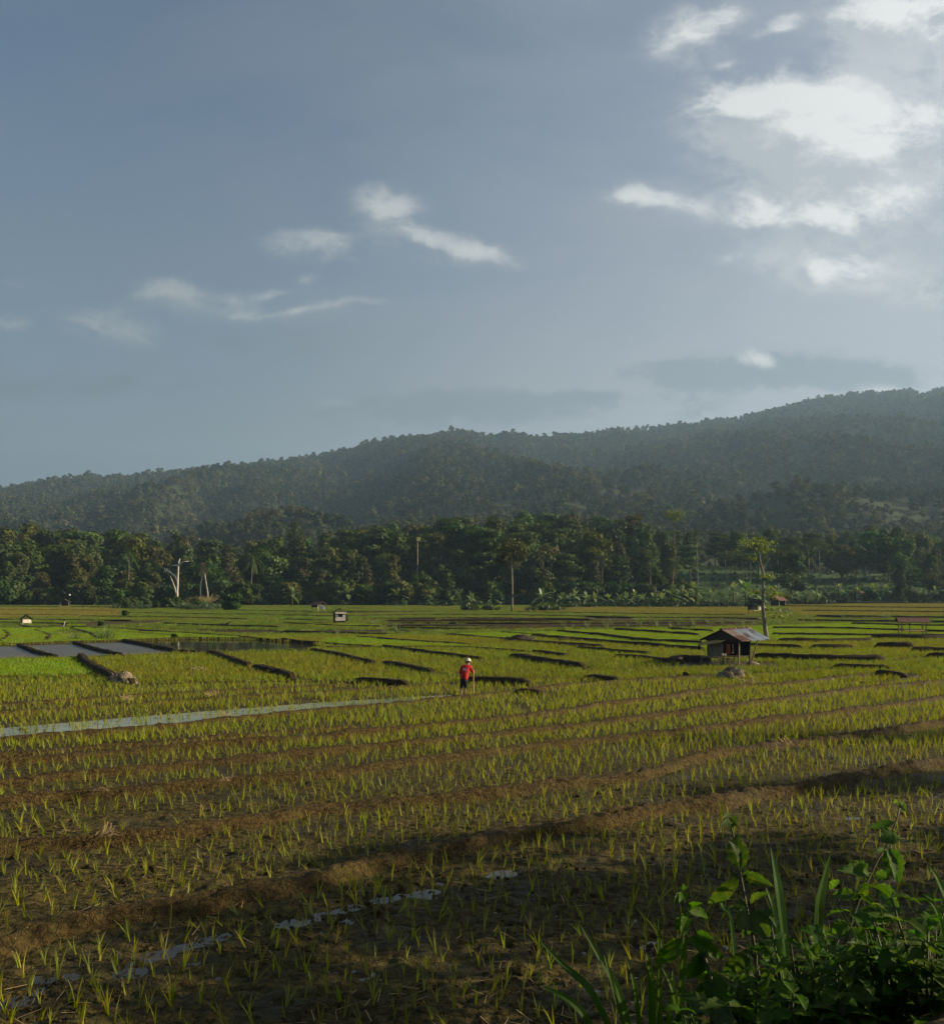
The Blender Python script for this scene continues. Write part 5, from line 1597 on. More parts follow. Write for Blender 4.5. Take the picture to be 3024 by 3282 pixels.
def gable(name, label, cat, base, w, dep, z_e, z_a, rz, roof, wall=None, posts=True, over=.25, walls='none', rail=None, post_m='wood', roof_m2=None, z0w=.25):
    """small gabled shelter, ridge along local y"""
    t = thing(name, label, cat, base, rz)
    for s in (-1, 1):
        mb = MB()
        a, b = (0, -dep / 2 - over, z_a), (0, dep / 2 + over, z_a); d_, c = (s * (w / 2 + over), -dep / 2 - over, z_e), (s * (w / 2 + over), dep / 2 + over, z_e)
        if s > 0: sheet(mb, a, b, c, d_, .05)
        else: sheet(mb, b, a, d_, c, .05)
        mb.build('roof_slope', M[roof_m2 if (s > 0 and roof_m2) else roof], t)
    MB().bar((0, -dep / 2 - over, z_a + .01), (0, dep / 2 + over, z_a + .01), .14, .10).build('ridge', M[roof], t)
    if posts:
        for x_ in (-1, 1):
            for y_ in (-1, 1):
                MB().bar((x_ * w / 2 * .92, y_ * dep / 2 * .92, -.1), (x_ * w / 2 * .92, y_ * dep / 2 * .92, z_e + .12), .09).build('post', M[post_m], t)
    bm = MB()
    for y_ in (-1, 1): bm.bar((-w / 2, y_ * dep / 2 * .92, z_e + .05), (w / 2, y_ * dep / 2 * .92, z_e + .05), .07); bm.bar((0, y_ * dep / 2 * .92, z_e), (0, y_ * dep / 2 * .92, z_a - .05), .06)
    bm.build('beam', M['wood_dark'], t)
    if 'f' in walls: MB().box((0, -dep / 2 * .95, (z0w + z_e) / 2), (w * .86, .04, z_e - z0w)).build('front_wall', M[wall], t)
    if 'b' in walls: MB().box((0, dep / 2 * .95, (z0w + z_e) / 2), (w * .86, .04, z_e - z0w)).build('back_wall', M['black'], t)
    if 'l' in walls: MB().box((-w / 2 * .92, 0, (z0w + z_e) / 2), (.04, dep * .86, z_e - z0w)).build('side_wall', M['wood_dark'], t)
    if 'r' in walls: MB().box((w / 2 * .92, 0, (z0w + z_e) / 2), (.04, dep * .86, z_e - z0w)).build('side_wall', M[wall], t)
    if rail:
        mb = MB()
        for k in range(5): mb.box((0, -dep / 2 * .8 + dep * .4 * k * .5, rail), (w * .95, dep * .16, .05))
        mb.bar((-w / 2, -dep / 2, rail - .05), (w / 2, -dep / 2, rail - .05), .06); mb.build('platform', M['bamboo'], t)
    return t


def shelters():
    p = gp(84, 2003)
    t = gable('field_shelter', 'tiny shelter with dark roof and white sheet wall by yellow-green plots', 'shelter', (p[0], p[1], 0), 1.15, 1.1, .74, 1.27, R(38), 'thatch', 'white', over=.16, walls='fb', z0w=.28, post_m='bark_pale')
    p = gh(208, 1947, 150)
    gable('field_shelter', 'dark low-roofed open shelter with pale posts at the edge of left woods', 'shelter', (p[0], p[1], p[2]), 2.2, 2.0, 1.35, 2.2, R(15), 'thatch', None, over=.3, walls='b', post_m='bark_pale', rail=.35)
    b = gp(1088, 1998)
    t = gable('field_hut', 'little hut with dark roof and white-panelled front beside a shrub', 'hut', (b[0], b[1], 0), 1.7, 1.5, 1.45, 2.05, R(12), 'black', 'white', over=.18, walls='blr', z0w=.1)
    for nm, c, s in (('front_wall', (.05, -.74, .62), (1.35, .04, .52)), ('front_wall', (-.42, -.74, 1.06), (.42, .04, .34)), ('front_wall', (.55, -.74, 1.06), (.36, .04, .34)), ('eave_board', (.12, -.95, 1.48), (1.55, .05, .24))):
        MB().box(c, s).build(nm, M['white'], t)
    MB().box((-.75, -.70, .7), (.3, .1, 1.3)).build('corner_post', M['black'], t)
    p = gp(1019, 1960)
    t = gable('field_hut', 'small open hut with rust-red roof and white cloth beyond the white-fronted hut', 'hut', (p[0], p[1], 0), 1.9, 2.3, 1.35, 2.1, R(48), 'tile', None, over=.35, walls='b', z0w=.9, post_m='bark_pale')
    cl = MB()
    for i in range(7):
        cl.v += [(-.2 + .16 * i, -1.15 + .05 * math.sin(i * 2), 1.55 - .03 * i), (-.2 + .15 * i, -1.12 + .05 * math.sin(i * 2 + 1), .55 + .1 * math.sin(i * 1.7))]
        if i: cl.f.append((2 * i - 2, 2 * i - 1, 2 * i + 1, 2 * i))
    m_ = Matrix.Translation((p[0] + .5, p[1] - .4, 0)); tag(obj('cloth', cl.mesh('cloth', M['white']), None, (p[0] + .9, p[1] - .5, 0)), 'white cloth hung at the open side of the rust-roofed hut', 'cloth')
    p = gp(2420, 1969)
    t = gable('field_hut', 'dark-roofed hut on stilts half hidden by the crooked tree', 'hut', (p[0], p[1], 0), 2.3, 1.9, 1.75, 2.85, R(20), 'black', 'white', over=.25, walls='b', z0w=.8, rail=.75, post_m='wood_dark')
    MB().box((.45, -.9, 1.15), (.7, .04, .65)).build('front_wall', M['white'], t)
    p = gh(2492, 1943, 150)
    t = gable('field_hut', 'low shed with reddish-brown roof right of the crooked tree', 'hut', (p[0], p[1], p[2]), 3.4, 2.6, 1.5, 2.75, R(-62), 'tile', 'wood_dark', over=.35, walls='blf', z0w=.2, post_m='bark_pale')
    p = gh(2748, 1924, 150)
    t = gable('house', 'small brown-roofed house with one dark window among the bananas', 'house', (p[0], p[1], p[2]), 3.4, 3.6, 1.75, 2.9, R(-50), 'tile', 'tile', over=.3, walls='flrb', z0w=0)
    MB().box((.0, 0, 0), (.04, .9, .75)).build('window', M['black'], t, loc=(1.60, -.2, 1.05))
    MB().box((.3, -1.74, .8), (.7, .04, 1.5)).build('door', M['wood_dark'], t)
    # open shelter with a red roof
    p = gp(2922, 2038)
    t = gable('open_shelter', 'open bamboo shelter with sagging red-brown roof and bench over bright rice', 'shelter', (p[0], p[1], 0), 1.7, 2.45, 1.38, 1.85, R(76), 'tile', None, over=.28, walls='', rail=.55, post_m='wood', roof_m2='tile')
    MB().bar((-.3, .3, 0), (-.3, .3, 1.5), .07).build('post', M['wood_dark'], t)
    bar = MB().bar((-.85, -1.1, .35), (-.85, 1.1, .55), .05); bar.bar((-.85, .2, 1.45), (-.85, 1.1, .95), .045); bar.build('brace', M['bamboo'], t)


def markers():
    r_ = random.Random(2)
    p = gp(204, 2007); mb = MB().bar((0, 0, -.05), (.18, 0, .62), .10, .03)
    tag(obj('marker_stake', mb.mesh('marker_stake', M['white']), None, p), 'slanted white stake standing in the paddies near the tiny white-walled shelter', 'stake')
    p = gp(1194, 2001); t = thing('marker_flag', 'small white flag leaning in the mud right of the white-fronted hut', 'flag', p)
    MB().bar((-.2, 0, -.05), (.05, 0, .5), .025).build('stick', M['wood'], t)
    MB().add([(-.22, 0, .14), (-.18, .02, .30), (.10, .05, .52), (.30, .02, .56), (.26, -.03, .28), (.0, -.04, .22)], [(0, 1, 2, 3, 4, 5)]).build('cloth', M['white'], t)
    D = 296.; b = at(1338, 1880, D); z0 = float(height(b[0], D)); t = thing('lamp_post', 'tall thin pole with a yellow head sticking out of the woods', 'pole', (b[0], D, z0))
    zt = H + (HZ - 1731) / F * D - z0
    MB().tube([(0, 0, -.5), (0, 0, zt)], [.10, .08], 8).build('pole', M['bark_pale'], t, True)
    MB().box((.2, 0, zt + .35), (.95, .5, 1.25), Matrix.Rotation(.2, 3, 'Y')).build('head', M['yellow'], t)
    MB().tube([(0, 0, zt), (-.5, 0, zt + .2), (-.45, 0, zt + 1.1)], [.07, .06, .05], 6).build('bracket', M['bark_pale'], t, True)
    D = 240.; b = at(223, 1907, D); t = thing('marker_stake', 'thin stake topped by a round white bag beside the far left shelter', 'stake', (b[0], D, 0))
    MB().bar((0, 0, 0), (0, 0, b[2]), .05).build('stick', M['wood_dark'], t)
    r0 = []; mb = MB().tube([(0, 0, b[2] - .25), (0, 0, b[2] - .15), (0, 0, b[2]), (0, 0, b[2] + .15), (0, 0, b[2] + .25)], [.05, .2, .26, .2, .05], 10); mb.build('bag', M['white'], t, True)


M['yellow'] = solid('yellow_paint', (.80, .74, .22), (.72, .62, .14), 3, .6, .1)
main_hut()
heaps()
shelters()
markers()

# ------------------------------------------------------------------ farmer
def skin(name, joints, links, mat, parent, levels=2, root=0):
    """one continuous surface grown over a skeleton: joints {name: (x, y, z, r)}"""
    keys = list(joints); ix = {k: i for i, k in enumerate(keys)}
    me = bpy.data.meshes.new(name)
    me.from_pydata([joints[k][:3] for k in keys], [(ix[a], ix[b]) for a, b in links], [])
    me.materials.append(mat)
    o = obj(name, me, parent)
    md = o.modifiers.new('skin', 'SKIN'); md.use_smooth_shade = True
    for k in keys:
        sv = me.skin_vertices[0].data[ix[k]]
        r = joints[k][3]
        sv.radius = r if isinstance(r, tuple) else (r, r)
        sv.use_root = ix[k] == root
    sb = o.modifiers.new('smooth', 'SUBSURF'); sb.levels = levels; sb.render_levels = levels
    return o


M['skin'] = solid('brown_skin', (.23, .125, .075), (.19, .10, .06), 8, .6, .1)
M['shirt'] = solid('red_shirt', (.42, .014, .016), (.31, .010, .012), 5, .85, .35)
M['shorts'] = solid('black_trousers', (.016, .017, .020), (.011, .011, .013), 6, .85, .3)
M['hat'] = solid('pale_hat', (.66, .66, .50), (.52, .52, .38), 7, .85, .3)
M['hair'] = solid('black_hair', (.012, .010, .009), (.012, .01, .009), 20, .6, .3)


def farmer():
    bx, by, _ = gp(1483, 2239)
    t = thing('person', 'stooping farmer in a red shirt, black trousers and pale hat leaning on a stick', 'person', (bx, by, .12))
    t.scale = (.95, .95, .95)
    J = {'pelvis': (.05, 0, .80, (.135, .11)), 'belly': (.07, .05, .95, (.13, .11)), 'chest': (.13, .16, 1.16, (.155, .12)), 'neckbase': (.20, .28, 1.34, .075), 'neck': (.225, .33, 1.40, .055), 'head1': (.235, .37, 1.46, .085), 'head2': (.24, .39, 1.54, .095), 'crown': (.245, .39, 1.60, .06), 'nose': (.245, .485, 1.49, .018),
         'shl': (-.03, .22, 1.30, .068), 'ell': (-.12, .26, 1.03, .046), 'wrl': (-.10, .38, .82, .032), 'pal': (-.095, .41, .755, .034),
         'shr': (.34, .22, 1.29, .068), 'elr': (.43, .20, 1.03, .046), 'wrr': (.465, .36, 1.06, .032), 'par': (.475, .415, 1.065, .034),
         'hipl': (-.035, 0, .76, .10), 'knl': (-.07, .05, .43, .062), 'shl2': (-.075, -.01, .28, .056), 'anl': (-.085, -.08, .11, .036), 'hel': (-.085, -.11, .07, .038), 'tol': (-.10, .05, .02, .03),
         'hipr': (.13, .01, .76, .10), 'knr': (.105, .05, .42, .062), 'shr2': (.095, .02, .26, .056), 'anr': (.085, .0, .07, .036), 'her': (.08, -.035, .03, .036), 'tor': (.15, .12, .02, .03)}
    L = [('pelvis', 'belly'), ('belly', 'chest'), ('chest', 'neckbase'), ('neckbase', 'neck'), ('neck', 'head1'), ('head1', 'head2'), ('head2', 'crown'), ('head1', 'nose'), ('neckbase', 'shl'), ('shl', 'ell'), ('ell', 'wrl'), ('wrl', 'pal'), ('neckbase', 'shr'), ('shr', 'elr'), ('elr', 'wrr'), ('wrr', 'par'),
         ('pelvis', 'hipl'), ('hipl', 'knl'), ('knl', 'shl2'), ('shl2', 'anl'), ('anl', 'hel'), ('hel', 'tol'), ('pelvis', 'hipr'), ('hipr', 'knr'), ('knr', 'shr2'), ('shr2', 'anr'), ('anr', 'her'), ('her', 'tor')]
    for s, pa in (('l', 'pal'), ('r', 'par')):
        px_, py_, pz_ = J[pa][:3]
        for i in range(4):
            if s == 'l':
                a = (px_ - .02 + .014 * i, py_ + .02, pz_ - .045 - .004 * (i % 2), .009); b = (px_ - .022 + .015 * i, py_ + .035, pz_ - .085 + .008 * abs(i - 1.5), .008)
            else:      # fingers closed round the stick
                zz = pz_ + .03 - .02 * i
                a = (px_ + .03, py_ + .045, zz, .010); b = (px_ + .005, py_ + .065, zz - .003, .009)
            J['f%s%da' % (s, i)] = a; J['f%s%db' % (s, i)] = b
            L += [(pa, 'f%s%da' % (s, i)), ('f%s%da' % (s, i), 'f%s%db' % (s, i))]
        J['t' + s] = (px_ + (.03 if s == 'l' else -.02), py_ + .03, pz_ - .02 if s == 'l' else pz_ + .04, .010); L.append((pa, 't' + s))
    for s in (-1, 1):
        J['ear%d' % s] = (.24 + s * .095, .38, 1.49, .016); L.append(('head1', 'ear%d' % s))
    skin('body', J, L, M['skin'], t)
    S = {'hem': (.05, 0, .66, (.215, .185)), 'waist': (.072, .045, .90, (.185, .16)), 'chest': (.13, .16, 1.14, (.185, .145)), 'yoke': (.18, .25, 1.29, (.13, .10)), 'collar': (.21, .30, 1.36, .075),
         'shl': (-.04, .22, 1.29, .092), 'sll': (-.11, .25, 1.08, .075), 'shr': (.35, .22, 1.28, .092), 'slr': (.43, .205, 1.06, .072), 'cuffr': (.455, .29, 1.04, .055), 'cuffl': (-.115, .30, .95, .055)}
    skin('shirt', S, [('hem', 'waist'), ('waist', 'chest'), ('chest', 'yoke'), ('yoke', 'collar'), ('yoke', 'shl'), ('shl', 'sll'), ('sll', 'cuffl'), ('yoke', 'shr'), ('shr', 'slr'), ('slr', 'cuffr')], M['shirt'], t)
    T = {'top': (.055, 0, .82, (.15, .125)), 'seat': (.05, -.01, .74, (.16, .13)), 'hl': (-.035, 0, .66, .115), 'kl': (-.07, .05, .44, .088), 'cl': (-.075, .015, .30, .078), 'hr': (.13, .01, .66, .115), 'kr': (.105, .05, .43, .088), 'cr': (.098, .025, .30, .078)}
    skin('trousers', T, [('top', 'seat'), ('seat', 'hl'), ('hl', 'kl'), ('kl', 'cl'), ('seat', 'hr'), ('hr', 'kr'), ('kr', 'cr')], M['shorts'], t)
    # bucket hat
    prof = [(.0, .13), (.055, .125), (.095, .095), (.110, .03), (.118, .0), (.155, -.035), (.158, -.042), (.112, -.008), (.10, .02)]
    mb = MB(); n = 20
    tilt = Matrix.Translation((.245, .40, 1.545)) @ Matrix.Rotation(R(-22), 4, 'X') @ Matrix.Rotation(R(6), 4, 'Y')
    for r_, z_ in prof:
        for i in range(n):
            a = 2 * math.pi * i / n; w = 1 + (.05 * math.sin(3 * a) if r_ > .13 else 0)
            mb.v.append(tuple(tilt @ Vector((r_ * w * math.cos(a), r_ * w * 1.08 * math.sin(a), z_))))
    for k in range(len(prof) - 1):
        for i in range(n):
            i2 = (i + 1) % n; mb.f.append((k * n + i, k * n + i2, (k + 1) * n + i2, (k + 1) * n + i))
    mb.build('hat', M['hat'], t, True)
    MB().tube([tilt @ Vector((0, -.02, -.05)), tilt @ Vector((0, -.02, .01))], [.108, .106], 16).build('hair', M['hair'], t, True)
    # faded print on the back of the shirt: a pale panel with rows of small lettering too worn to read
    nrm = Vector((0, -1, .62)).normalized(); up = Vector((0, .62, 1)).normalized()
    c = Vector((.075, -.02, 1.20))
    pm = MB()
    for r_ in range(3):
        for k in range(4):
            q = c + Vector((-.062 + .043 * k, 0, 0)) + up * (.05 - .05 * r_)
            hx = Vector((.018, 0, 0)); hy = up * .019
            pm.quad(q - hx - hy, q + hx - hy, q + hx + hy, q - hx + hy)
    pr = pm.build('back_print', M['print'], t)
    sw = pr.modifiers.new('on_shirt', 'SHRINKWRAP'); sw.target = [o for o in t.children if o.name.startswith('shirt')][0]; sw.offset = .006
    sw.wrap_method = 'PROJECT'; sw.use_project_y = True; sw.use_positive_direction = True; sw.use_negative_direction = True; sw.use_project_x = False; sw.use_project_z = False
    # the stick is held, so it is a thing of its own
    hx, hy = bx + .466, by + .43
    mb = MB().tube([(.0, -.02, -.1), (-.012, -.015, .3), (-.018, 0, .62), (-.004, .01, .95), (.004, .015, 1.15)], [.030, .028, .027, .026, .024], 9)
    tag(obj('walking_stick', mb.mesh('walking_stick', M['bamboo'], True), None, (hx, hy, .05)), 'pale bamboo stick held upright by the stooping farmer', 'stick')


M['print'] = solid('faded_print', (.62, .48, .46), (.50, .34, .33), 30, .8, .1)
farmer()

# ------------------------------------------------------------------ weeds on the bank in front
def broad_leaf(mb, B, T, width, nrm, droop=.18, fold=.35, serr=.10, n=11):
    """serrated pointed leaf from base B to tip T, folded along its midrib"""
    B, T = Vector(B), Vector(T)
    ax = T - B; ln = ax.length; ax.normalize()
    nrm = Vector(nrm); nrm = (nrm - ax * nrm.dot(ax)).normalized()
    sd = ax.cross(nrm)
    k = len(mb.v)
    for i in range(n + 1):
        t = i / n
        p = B + ax * ln * t + nrm * (droop * ln * math.sin(math.pi * t) * .6)
        w = width * .5 * (math.sin(math.pi * min(1, t ** .72)) ** .9 if 0 < t < 1 else 0) + .0006
        if 0 < i < n: w *= 1 + (serr if i % 2 else -serr)
        h = nrm * (fold * w)
        wv = nrm * (.10 * w * math.sin(i * 2.1))
        mb.v += [tuple(p - sd * w + h + wv), tuple(p - sd * w * .5 + h * .35), tuple(p), tuple(p + sd * w * .5 + h * .35), tuple(p + sd * w + h - wv)]
    for i in range(n):
        for j in range(4):
            s = k + i * 5 + j
            mb.f.append((s, s + 1, s + 6, s + 5))


def strap(mb, pts, w, nrm=(0, -1, .3), fold=.25):
    """long grass blade along pts with a keel"""
    P = [Vector(p) for p in pts]
    n = 14
    k = len(mb.v)
    def ev(t):
        f = t * (len(P) - 1); i = min(int(f), len(P) - 2); u = f - i
        p0, p1, p2, p3 = P[max(i - 1, 0)], P[i], P[i + 1], P[min(i + 2, len(P) - 1)]
        return .5 * ((2 * p1) + (p2 - p0) * u + (2 * p0 - 5 * p1 + 4 * p2 - p3) * u * u + (3 * p1 - p0 - 3 * p2 + p3) * u ** 3)
    for i in range(n + 1):
        t = i / n; p = ev(t); a = (ev(min(1, t + .02)) - ev(max(0, t - .02))).normalized()
        nn = Vector(nrm); nn = (nn - a * nn.dot(a)).normalized(); s = a.cross(nn)
        ww = w * .5 * min(1, .55 + t * 1.5) * (1 - max(0, (t - .35) / .65) ** 1.7) + .0006
        mb.v += [tuple(p - s * ww + nn * ww * fold), tuple(p), tuple(p + s * ww + nn * ww * fold)]
    for i in range(n):
        s = k + 3 * i
        mb.f += [(s, s + 1, s + 4, s + 3), (s + 1, s + 2, s + 5, s + 4)]


Z7 = lambda x, y: (2100 + x / 2, 2500 + y / 2)          # coordinates read on a 2x enlargement of the lower right corner


def tall_weed(label, stem, leaves, D, seed):
    """stem: points on the enlargement; leaves: base, tip, width (photo px), facing roll"""
    r_ = random.Random(seed)
    base = at(*Z7(*stem[0]), D)
    st = MB(); n = len(stem)
    P = [Vector(at(*Z7(*p), D + .02 * i)) for i, p in enumerate(stem)]
    P = [P[0] + Vector((0, 0, -.35))] + P
    st.tube(P, np.linspace(.0065, .0022, n + 1), 7)
    fo = MB()
    for lf in leaves:
        b, tp, w, roll = lf[:4]; dd = lf[4] if len(lf) > 4 else r_.uniform(-.10, .10)
        B = Vector(at(*Z7(*b), D + .03)); T = Vector(at(*Z7(*tp), D + .03 + dd))
        # stalk
        fo.tube([B, B.lerp(T, .12)], [.0018, .0012], 4, False)
        nrm = Vector((math.sin(roll), -math.cos(roll) * .8, .55))
        broad_leaf(fo, B.lerp(T, .08), T, w * .5 * D / F * 2.0, nrm, r_.uniform(.05, .22), r_.uniform(.15, .5), .09)
    traced_thing('tall_weed', label, 'weed', base, [('stem', st, M['stem'], True), ('foliage', fo, M['weed'], False)])


def front():
    D = 2.7
    tall_weed('tall leafy weed with a drooping bud on top, left of the leaning one', [(700, 1564), (665, 1300), (640, 1120), (615, 960), (590, 850), (565, 720), (543, 600), (520, 470), (490, 320), (468, 225)],
              [((470, 230), (415, 300), 34, .6), ((470, 235), (530, 300), 32, -.4), ((472, 225), (470, 330), 34, .2), ((465, 220), (430, 250), 22, .3), ((545, 590), (525, 345), 70, -.5, .05), ((545, 600), (470, 390), 44, .7), ((548, 620), (335, 790), 48, .3), ((548, 620), (765, 690), 46, -.5), ((548, 610), (612, 530), 22, .9),
               ((560, 640), (635, 595), 24, -.6), ((495, 620), (500, 590), 14, 0), ((592, 800), (495, 785), 22, .1), ((596, 800), (735, 725), 28, -.9), ((600, 845), (515, 960), 62, .4, -.05), ((600, 845), (450, 835), 34, .2), ((602, 830), (728, 1025), 78, -.4, -.05), ((612, 930), (540, 985), 30, .8), ((630, 1080), (425, 1240), 54, .3), ((632, 1085), (740, 1150), 40, -.4),
               ((640, 1120), (560, 1100), 36, .2), ((655, 1250), (480, 1330), 60, .5), ((658, 1250), (790, 1380), 64, -.5), ((670, 1350), (560, 1480), 60, .4), ((690, 1430), (860, 1470), 50, -.3)], D, 1)
    tall_weed('tall weed leaning right with hanging serrated leaves and curling tendrils', [(1190, 1200), (1215, 1040), (1262, 880), (1320, 720), (1375, 610), (1430, 500), (1490, 410), (1530, 300), (1555, 220), (1568, 165)],
              [((1568, 165), (1520, 150), 22, .2), ((1568, 165), (1608, 205), 26, -.5), ((1568, 160), (1600, 150), 18, .4), ((1540, 270), (1370, 310), 26, .4), ((1525, 330), (1445, 400), 58, .3), ((1530, 330), (1580, 395), 26, -.9), ((1500, 420), (1560, 665), 66, -.5, -.05), ((1480, 430), (1535, 640), 40, .5), ((1470, 440), (1395, 470), 18, .2),
               ((1420, 655), (1565, 845), 52, -.6, -.08), ((1400, 600), (1500, 640), 40, -.3), ((1380, 600), (1155, 580), 44, .5), ((1370, 600), (1255, 520), 40, .2), ((1350, 640), (1220, 770), 54, .4), ((1300, 760), (1130, 735), 46, .3), ((1310, 740), (1405, 815), 30, -.7), ((1270, 840), (1080, 890), 34, .9), ((1280, 830), (1580, 885), 38, -.3), ((1290, 850), (1500, 910), 50, -.5),
               ((1190, 640), (1118, 705), 24, -.2), ((1245, 920), (1130, 980), 56, .4), ((1240, 940), (1370, 1060), 50, -.4), ((1215, 1040), (1100, 1180), 70, .5), ((1215, 1045), (1230, 1240), 80, -.2), ((1225, 1040), (1415, 1095), 36, -.6), ((1330, 1060), (1360, 1190), 26, -.2)], D + .05, 2)
    tall_weed('shorter weed with a flower head and arching leaf, left of the two tall weeds', [(360, 1300), (335, 1200), (290, 1080), (250, 960), (215, 870), (190, 800), (170, 715)],
              [((170, 715), (115, 800), 28, .4), ((172, 715), (200, 760), 20, -.3), ((170, 710), (180, 690), 16, 0), ((165, 740), (150, 790), 26, .2), ((205, 840), (335, 885), 40, -.3), ((200, 840), (300, 790), 24, .2), ((205, 850), (125, 960), 44, .3), ((210, 870), (165, 1000), 34, -.2), ((250, 980), (380, 1030), 30, -.6), ((175, 1005), (-5, 1180), 56, .5),
               ((180, 1000), (440, 1150), 46, -.5), ((290, 1090), (200, 1270), 62, .2), ((300, 1100), (285, 1290), 48, -.3), ((345, 1220), (430, 1480), 74, -.2), ((340, 1210), (345, 1400), 70, .2), ((350, 1290), (250, 1450), 60, .4)], D - .05, 3)
    # curling tendrils of the leaning weed
    mb = MB()
    for c, r0 in ((Z7(1640, 360), 14), (Z7(1605, 690), 16)):
        pts = []
        for i in range(12):
            a = i * .55 - 1; rr = r0 * (1 - i / 15)
            pts.append(at(c[0] + rr * math.cos(a), c[1] + rr * math.sin(a) + (12 - i) * .6, D + .03))
        mb.tube(pts, np.linspace(.0018, .0007, 12), 5)
    b = at(*Z7(1600, 500), D)
    traced_thing('tendril', 'thin pale curling tendrils right of the leaning weed', 'tendril', b, [('curl', mb, M['blade'], True)])
    # long grass blades, each clump a plant
    S1 = lambda x, y: (1600 + x * .7706, 2500 + y * .7706)
    def blades(label, lst, D, mat='blade'):
        mb = MB()
        for pts, w in lst:
            q = [at(*p, D + .03 * i) for i, p in enumerate(pts)]
            q[0] = (q[0][0], q[0][1], q[0][2] - .12)
            strap(mb, q, w * .78 * D / F, (.35, -.9, .3))
        b = q[0]
        mb.v = [tuple(Vector(p) - Vector(b)) for p in mb.v]
        tag(obj('grass_clump', mb.mesh('grass_clump', M[mat], False), None, b), label, 'grass')
    blades('clump of long grass blades leaning far left at the bottom edge', [([(2010, 3310), (1900, 3190), (1800, 3090), S1(165, 665)], 30), ([(2050, 3310), (1985, 3190), (1915, 3060), S1(335, 600)], 30), ([(1950, 3320), (1860, 3240), S1(175, 855)], 34), ([(2030, 3300), (1960, 3150), (1935, 3060)], 18)], 2.9)
    blades('upright grass clump with one pale whitish blade', [([(2112, 3300), (2112, 3150), S1(660, 570)], 24), ([(2090, 3300), (2085, 3150), S1(610, 720)], 34), ([(2160, 3300), (2185, 3120), (2195, 3000), S1(775, 640)], 26), ([(2060, 3300), (2035, 3180), (2010, 3080)], 20), ([(2200, 3300), (2160, 3190), (2120, 3100)], 26), ([(2120, 3310), (2150, 3200), (2155, 3110)], 24)], 2.75)
    blades('two tall pointed grass blades between the tall weeds', [([(2525, 3000), (2500, 2900), (2485, 2800), Z7(738, 430)], 40), ([(2500, 3000), (2478, 2920), Z7(708, 690)], 26), ([(2360, 3020), (2340, 2950), (2315, 2905), Z7(405, 725)], 20)], 2.85)
    blades('single broad grass blade standing upright left of the leaning weed', [([(2615, 3020), (2622, 2920), (2640, 2820), Z7(1122, 470)], 46), ([(2610, 3020), (2625, 2930), Z7(1070, 800)], 28)], 2.9)
    blades('cut-off pale grass stalk standing low among the broad leaves', [([(2530, 3300), (2520, 3200), (2505, 3100), (2490, 3060)], 40), ([(2420, 3310), (2440, 3220), (2470, 3120)], 30)], 2.5)
    blades('grass blades leaning in from the right frame edge', [([(3060, 3250), (3030, 3060), (2990, 2900), (2905, 2885)], 24), ([(3070, 3200), (3050, 2960), (3010, 2830), (2975, 2775)], 40), ([(3040, 3300), (3020, 3100), (3000, 3000)], 26), ([(3020, 3300), (2990, 3150), (2930, 3020)], 24)], 2.7)
    # low leafy weeds massed on the bank
    kinds = []
    for i in range(6):
        r_ = random.Random(600 + i)
        st, fo = MB(), MB()
        for s in range(3):
            a = r_.uniform(0, 6.28); hh = r_.uniform(.22, .42); lean = Vector((math.cos(a), math.sin(a), 0)) * r_.uniform(.05, .16)
            P = [Vector((0, 0, -.1)) + lean * 0] + [lean * t_ + Vector((0, 0, hh * t_)) for t_ in (.35, .7, 1)]
            st.tube(P, [.005, .004, .003, .002], 5)
            for k in range(7):
                t_ = .15 + .85 * k / 6; p = lean * t_ + Vector((0, 0, hh * t_)); a2 = k * 1.57 + r_.uniform(-.4, .4) + a
                for q in (0, math.pi):
                    ln = r_.uniform(.06, .125) * (1.15 - .45 * t_); e = r_.uniform(-.5, .35)
                    tp = p + Vector((math.cos(a2 + q) * math.cos(e), math.sin(a2 + q) * math.cos(e), math.sin(e))) * ln
                    broad_leaf(fo, p, tp, ln * r_.uniform(.45, .62), (r_.uniform(-.3, .3), r_.uniform(-.5, .2), 1), .2, .3, .09, 8)
        kinds.append((st.mesh('stem', M['stem'], True), fo.mesh('foliage', M['weed'])))
    r_ = random.Random(77)
    top = lambda px_: np.interp(px_, [2180, 2300, 2450, 2600, 2750, 2850, 3024, 3200], [3330, 3230, 3120, 3010, 2990, 2960, 2900, 2880])
    for i in range(110):
        px_ = r_.uniform(2230, 3130); d = r_.choice((2.3, 2.55, 2.8, 3.0, 3.2, 3.5))
        y_ = top(px_) + r_.uniform(0, 1) ** .8 * (3330 - top(px_)) + 40 + r_.uniform(0, 40)
        p = at(px_, y_, d); s = r_.uniform(.75, 1.25)
        kd = kinds[r_.randrange(6)]
        t = thing('leafy_weed', 'low broad-leaved weed in the dark green mass at the lower right corner', 'weed', (p[0], p[1], p[2] - .26 * s), r_.uniform(0, 6.28), 'low weeds massed in the lower right corner')
        t.scale = (s, s, s)
        obj('stem', kd[0], t); obj('foliage', kd[1], t)


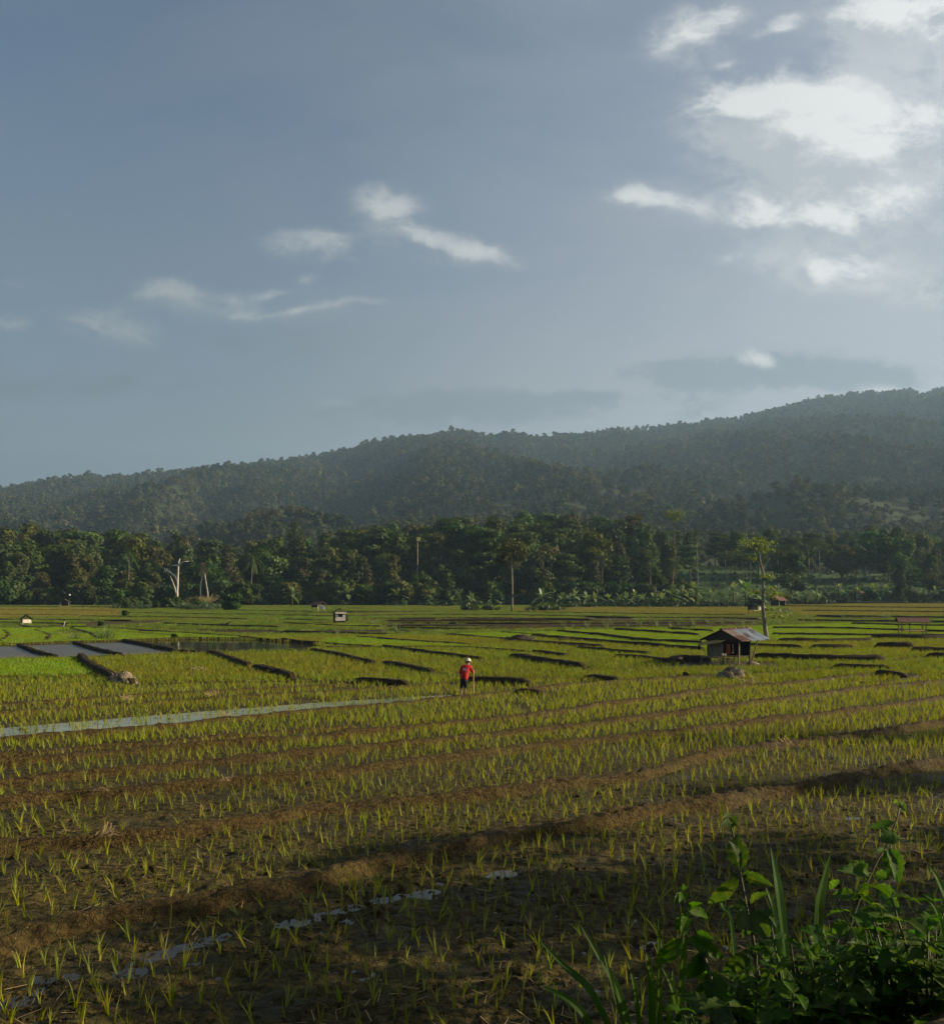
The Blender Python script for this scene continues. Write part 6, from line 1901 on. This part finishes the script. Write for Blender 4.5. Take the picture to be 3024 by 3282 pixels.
def bank_grass():
    gk = [clump(950 + i, 16, .05, .34, .006, .9, 5, 'blade') for i in range(4)]
    r_ = random.Random(12)
    for i in range(34):
        px_ = r_.uniform(2080, 2950); d = r_.uniform(2.4, 3.3)
        y_ = np.interp(px_, [2050, 2300, 2450, 2600, 2750, 2850, 3024, 3200], [3400, 3260, 3160, 3060, 3030, 3000, 2950, 2930]) + r_.uniform(0, 220)
        p = at(px_, y_ + 60, d); s = r_.uniform(.4, .85)
        o = obj('grass_tuft', gk[r_.randrange(4)], None, (p[0], p[1], p[2] - .12), r_.uniform(0, 6)); o.scale = (s, s, s)
        tag(o, 'fine thin grass tuft growing up between the weeds in the lower right corner', 'grass tuft', 'thin grass among the lower right weeds')


def bank():
    """overgrown earth bank the weeds grow from, below the near edge of the view"""
    n, m = 60, 40
    V = []
    for j in range(m + 1):
        y_ = 1.6 + 2.6 * j / m
        for i in range(n + 1):
            x_ = .35 + 2.6 * i / n
            px_ = CX + F * x_ / y_
            t_ = np.interp(px_, [2180, 2300, 2450, 2600, 2750, 2850, 3024, 3300], [3420, 3330, 3240, 3150, 3120, 3090, 3040, 3000])
            z_ = H - (t_ - HZ) / F * min(y_, 3.0) - .16
            if y_ > 3.0: z_ -= (y_ - 3.0) * 1.1
            V.append((x_, y_, z_ + .03 * float(fbm(x_ * 4, y_ * 4, 3))))
    f = [(j * (n + 1) + i, j * (n + 1) + i + 1, (j + 1) * (n + 1) + i + 1, (j + 1) * (n + 1) + i) for j in range(m) for i in range(n)]
    tag(obj('bank_ground', mesh_from('bank_ground', V, np.array(f), [M['far_soil']], True)), kind='structure')


front()
bank_grass()
bank()

# trees beside the road, right of the frame: they throw the dappled shade over the nearest paddies
for i, (x_, y_, s, sx, k) in enumerate(((20, 12.4, .52, .46, 0), (16.5, 9.2, .44, .38, 0), (31, 15.8, .78, .46, 1), (27, 18.2, .62, .36, 0), (46, 31.0, .82, .40, 2), (36, 23.6, .68, .32, 1), (13, 5.6, .42, .30, 0), (17.5, 14.2, .50, .20, 2), (14, 11, .34, .26, 0))):
    place_tree(SPARSE[k], x_, y_, s, i * 1.1, 'roadside tree beyond the right edge of the view, shading the near paddies', 'roadside trees beyond the right edge', sxy=sx)

# ------------------------------------------------------------------ air
def build_haze():
    m, q, o = new_mat('haze_air')
    v = q.new('ShaderNodeVolumePrincipled')
    v.inputs['Color'].default_value = (.46, .71, 1.0, 1)
    v.inputs['Density'].default_value = .000155
    v.inputs['Anisotropy'].default_value = .2
    q.l.new(v.outputs[0], o.inputs['Volume'])
    m.cycles.homogeneous_volume = True
    mb = MB().box((0, 1500, 258), (3600, 3500, 518))
    o_ = mb.build('haze', m)
    tag(o_, kind='stuff')


build_haze()
